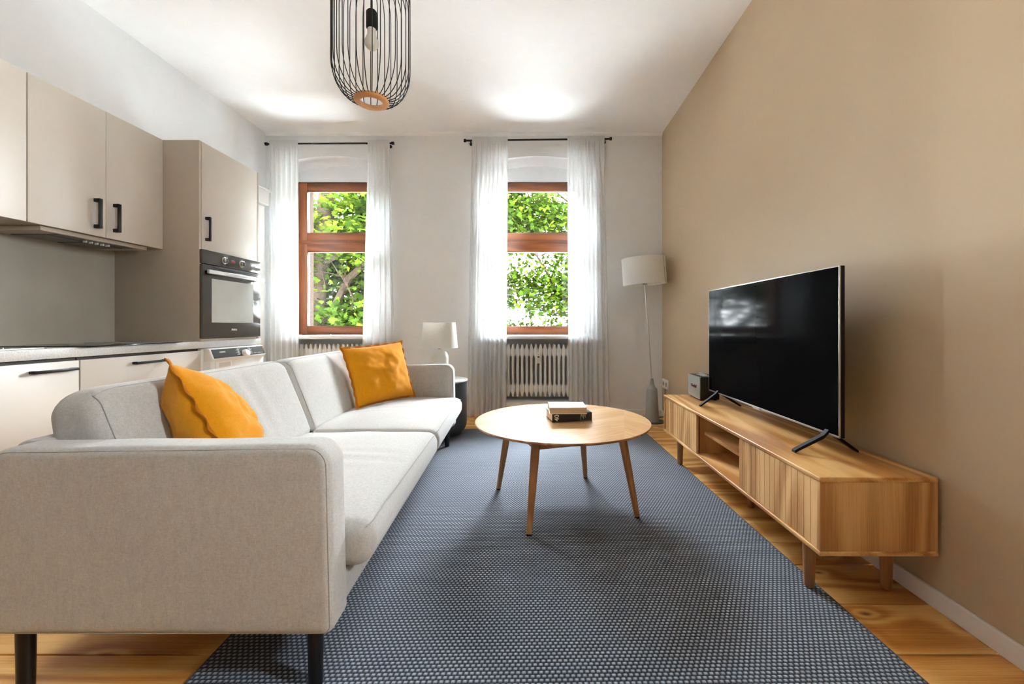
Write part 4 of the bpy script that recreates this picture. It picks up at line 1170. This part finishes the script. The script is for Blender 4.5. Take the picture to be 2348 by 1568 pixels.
def make_tree(lab, trunk, limbs, clumps, n_leaf, size, seed):
    rng = np.random.default_rng(seed)
    t = thing('maple_tree', lab, 'tree', (trunk[0][0], trunk[0][1], trunk[0][2]), 'maple trees outside the windows')
    b = NB(); tube(b, [p[:3] for p in trunk], [p[3] for p in trunk], 12); obj('trunk', b, M_bark, t)
    ends = []
    b = NB()
    for lb in limbs:
        tube(b, [p[:3] for p in lb], [p[3] for p in lb], 8)
        for i in range(len(lb)):
            for q in range(3):
                p = Vector(lb[i][:3]); d = Vector(rng.normal(size=3)) * Vector((1, .6, .7)).length * .35
                e = p + d; m = (p + e) / 2 + Vector(rng.normal(size=3)) * .06
                if lb[i][3] < .09: tube(b, [p, m, e], [min(.018, lb[i][3] * .6), .010, .004], 5)
    obj('branches', b, M_bark, t)
    K = len(clumps); pr = np.array([c_[6] for c_ in clumps]); pr = pr / pr.sum()
    ci = rng.choice(K, n_leaf, p=pr); cl = np.array([c_[:6] for c_ in clumps])
    dirs = rng.normal(size=(n_leaf, 3)); dirs /= np.linalg.norm(dirs, axis=1)[:, None]
    rad = rng.random(n_leaf) ** (1 / 2.2)
    P = cl[ci, :3] + dirs * rad[:, None] * cl[ci, 3:6]
    # leaf sprays: pull leaves toward sub-centres so gaps open between them
    sub = rng.integers(0, 1 << 30, n_leaf)
    nsub = max(20, n_leaf // 34); centres = P[rng.choice(n_leaf, nsub)]
    own = rng.integers(0, nsub, n_leaf); P = centres[own] + rng.normal(size=(n_leaf, 3)) * np.array([.26, .26, .13])
    yaw = rng.random(n_leaf) * 6.283; tilt = rng.normal(size=n_leaf) * .55 + .45; rdir = rng.random(n_leaf) * 6.283
    s = size * (0.7 + .6 * rng.random(n_leaf))
    shape = np.array(LEAF); k = len(shape); lx = shape[:, 0]; ly = shape[:, 1]; lz = -.25 * (lx ** 2)
    x = lx[None] * s[:, None]; y = ly[None] * s[:, None]; z = lz[None] * s[:, None]
    cyw, syw = np.cos(yaw)[:, None], np.sin(yaw)[:, None]; x, y = x * cyw - y * syw, x * syw + y * cyw
    ct, st = np.cos(tilt)[:, None], np.sin(tilt)[:, None]; y, z = y * ct - z * st, y * st + z * ct
    cr, sr = np.cos(rdir)[:, None], np.sin(rdir)[:, None]; x, y = x * cr - y * sr, x * sr + y * cr
    V = np.stack([x + P[:, :1], y + P[:, 1:2], z + P[:, 2:3]], -1).reshape(-1, 3)
    o0 = P.mean(0); V = (V - o0).astype(np.float32)
    me = bpy.data.meshes.new('foliage'); me.vertices.add(len(V)); me.vertices.foreach_set('co', V.ravel())
    nl = n_leaf * k; me.loops.add(nl); me.loops.foreach_set('vertex_index', np.arange(nl, dtype=np.int32))
    me.polygons.add(n_leaf); me.polygons.foreach_set('loop_start', np.arange(0, nl, k, dtype=np.int32)); me.polygons.foreach_set('loop_total', np.full(n_leaf, k, dtype=np.int32))
    me.update(calc_edges=True)
    at = me.attributes.new('tone', 'FLOAT', 'POINT')
    tone = np.clip(rng.normal(size=n_leaf) * .2 + .5 + .25 * rng.normal(size=nsub)[own] * .6, 0, 1)
    at.data.foreach_set('value', np.repeat(tone, k).astype(np.float32)); me.materials.append(M_leaf)
    f = bpy.data.objects.new('foliage', me); C.objects.link(f); f.location = o0
    f.parent = t; f.matrix_parent_inverse = W[t.name].inverted(); f['kind'] = 'stuff'
GZ = -6.0
make_tree('leafy maple tree with thick trunk outside the left window',
          [(-4.75, 9.0, GZ, .30), (-4.7, 9.0, -2, .22), (-4.62, 9.0, 1.2, .17), (-4.55, 9.05, 2.4, .19), (-4.42, 9.1, 4.0, .17), (-4.3, 9.2, 6.5, .10)],
          [[(-4.6, 9.0, .9, .09), (-4.25, 9.0, 1.35, .085), (-3.95, 9.05, 2.0, .08), (-3.5, 9.1, 2.45, .06), (-2.8, 9.3, 2.7, .03)],
           [(-4.5, 9.0, 2.55, .06), (-4.0, 9.0, 3.0, .05), (-3.5, 9.0, 3.65, .045), (-2.9, 9.1, 3.75, .02)],
           [(-4.5, 9.0, 2.3, .06), (-3.9, 8.9, 2.6, .05), (-3.3, 8.9, 2.75, .03), (-2.7, 9, 2.6, .015)],
           [(-4.7, 9.0, .2, .07), (-3.9, 8.8, .5, .06), (-3.3, 8.8, 1.1, .045), (-2.8, 8.9, 1.3, .02)],
           [(-4.65, 9.0, -.4, .06), (-4.0, 8.9, .05, .05), (-3.2, 8.8, .3, .03)],
           [(-3.85, 8.9, .9, .022), (-3.75, 8.8, 1.55, .02), (-3.95, 8.8, 2.0, .012)],
           [(-4.6, 9, 1.5, .07), (-5.6, 9.2, 2.2, .05), (-6.6, 9.3, 2.6, .02)]],
          [(-3.9, 9.9, 2.0, 2.4, 1.1, 2.2, 3.0), (-3.4, 8.8, .4, 1.3, .9, 1.3, 1.0), (-3.2, 9.0, 3.4, 1.4, 1, 1.2, .9), (-5.2, 8.6, 2.6, .9, .6, 1.6, .4)],
          23000, .125, 5)
make_tree('leafy maple tree outside the right window with house behind',
          [(2.9, 9.6, GZ, .28), (2.7, 9.6, -1, .2), (2.5, 9.6, 1.5, .16), (2.3, 9.6, 4.5, .10), (2.2, 9.6, 6.2, .04)],
          [[(2.6, 9.6, -.2, .05), (1.9, 9.5, .1, .045), (1.2, 9.4, 1.0, .035), (.55, 9.3, 1.75, .028), (.1, 9.2, 2.5, .022), (-.3, 9.2, 3.0, .012)],
           [(2.6, 9.6, .8, .05), (1.6, 9.5, 1.9, .035), (.8, 9.4, 2.6, .028), (-.2, 9.3, 3.3, .012)],
           [(2.5, 9.6, 1.6, .05), (1.4, 9.6, 3.3, .03), (.3, 9.5, 4.2, .015)],
           [(1.0, 9.4, 1.3, .018), (.5, 9.4, 1.25, .016), (-.1, 9.3, 1.5, .012), (-.6, 9.2, 1.6, .008)],
           [(2.7, 9.6, -.8, .05), (1.6, 9.5, -.4, .04), (.7, 9.3, .15, .03), (-.2, 9.2, .4, .014), (-.9, 9.2, .5, .01)],
           [(.2, 9.3, 2.3, .014), (-.4, 9.3, 2.0, .01), (-.9, 9.2, 1.9, .007)]],
          [(-.6, 9.6, 3.6, 1.5, .7, .95, .95), (.3, 9.7, 3.2, 1.3, .7, .8, .55), (.6, 9.4, 1.8, .85, .5, .8, .5), (-.5, 9.5, 1.9, .75, .5, .55, .33), (.1, 9.4, .5, 1.4, .6, .6, .75), (1.9, 9.8, 1.9, 1.0, .8, 1.8, .7)],
          18500, .10, 11)
# pale house across the street
t = thing('apartment_house', 'pale rendered apartment house across the street behind the trees', 'building', (1, 24, GZ))
M_house = plain('white_render', (232, 230, 226), .9, var=.02); M_pane2 = plain('dark_grey_pane', (30, 33, 36), .9, Specular_IOR_Level=0, var=.1)  # panes are plain matt dark grey
M_corn = plain('sandstone_cornice', (196, 172, 140), .85, var=.06)
b = NB(); box(b, -4.5, 14, 24, 34, GZ, 8.6); obj('wall', b, M_house, t, smooth=False)
b = NB(); box(b, -4.7, 14.2, 23.7, 24.1, 8.05, 8.35); box(b, -4.6, 14.1, 23.85, 24.1, 8.5, 8.75); obj('cornice', b, M_corn, t, smooth=False)
b = NB(); prism(b, [(23.6, 8.7), (34.2, 8.7), (29, 10.6)], lambda a, c_, tt: Vector((tt, a, c_)), -4.7, 14.2); obj('roof', b, plain('red_brown_roof_tiles', (150, 96, 72), .8, var=.15, scale=30), t, smooth=False)
for xc in (-3.35, -1.6, .15, 1.9, 3.6):
    for zc in (-3.2, -.2, 2.3, 6.2):
        b = NB(); box(b, xc - .62, xc + .62, 23.93, 24.05, zc - .85, zc + .85); fr = obj('window', b, M_skirt, t, smooth=False)
        b = NB()
        box(b, xc - .56, xc - .03, 23.90, 23.94, zc - .8, zc + .1); box(b, xc + .03, xc + .56, 23.90, 23.94, zc - .8, zc + .1); box(b, xc - .56, xc + .56, 23.90, 23.94, zc + .2, zc + .8)
        obj('pane', b, M_pane2, fr, smooth=False)
b = NB(); box(b, -40, 40, 5.3, 60, GZ - .3, GZ)
o = struct('ground', b, plain('pale_street_paving', (214, 213, 210), .9, var=.1, Specular_IOR_Level=0)); o['kind'] = 'structure'

# ------------------------------------------------------------------ daylight portals in the openings (sampling only)
def portal(x, y, z, sx_, sz_, rx, rz=0):
    l = bpy.data.lights.new('daylight_portal', 'AREA'); l.shape = 'RECTANGLE'; l.size = sx_; l.size_y = sz_
    l.cycles.is_portal = True
    o = bpy.data.objects.new('daylight_portal', l); C.objects.link(o); o.location = (x, y, z); o.rotation_euler = (rx, 0, rz)
for c, h in WIN: portal(c, YO + .02, 1.785, 2 * h, 1.8, R(-90))
portal(XR + .27, (RW[0] + RW[1]) / 2, (RW[2] + RW[3]) / 2, RW[1] - RW[0], RW[3] - RW[2], R(90), R(90))
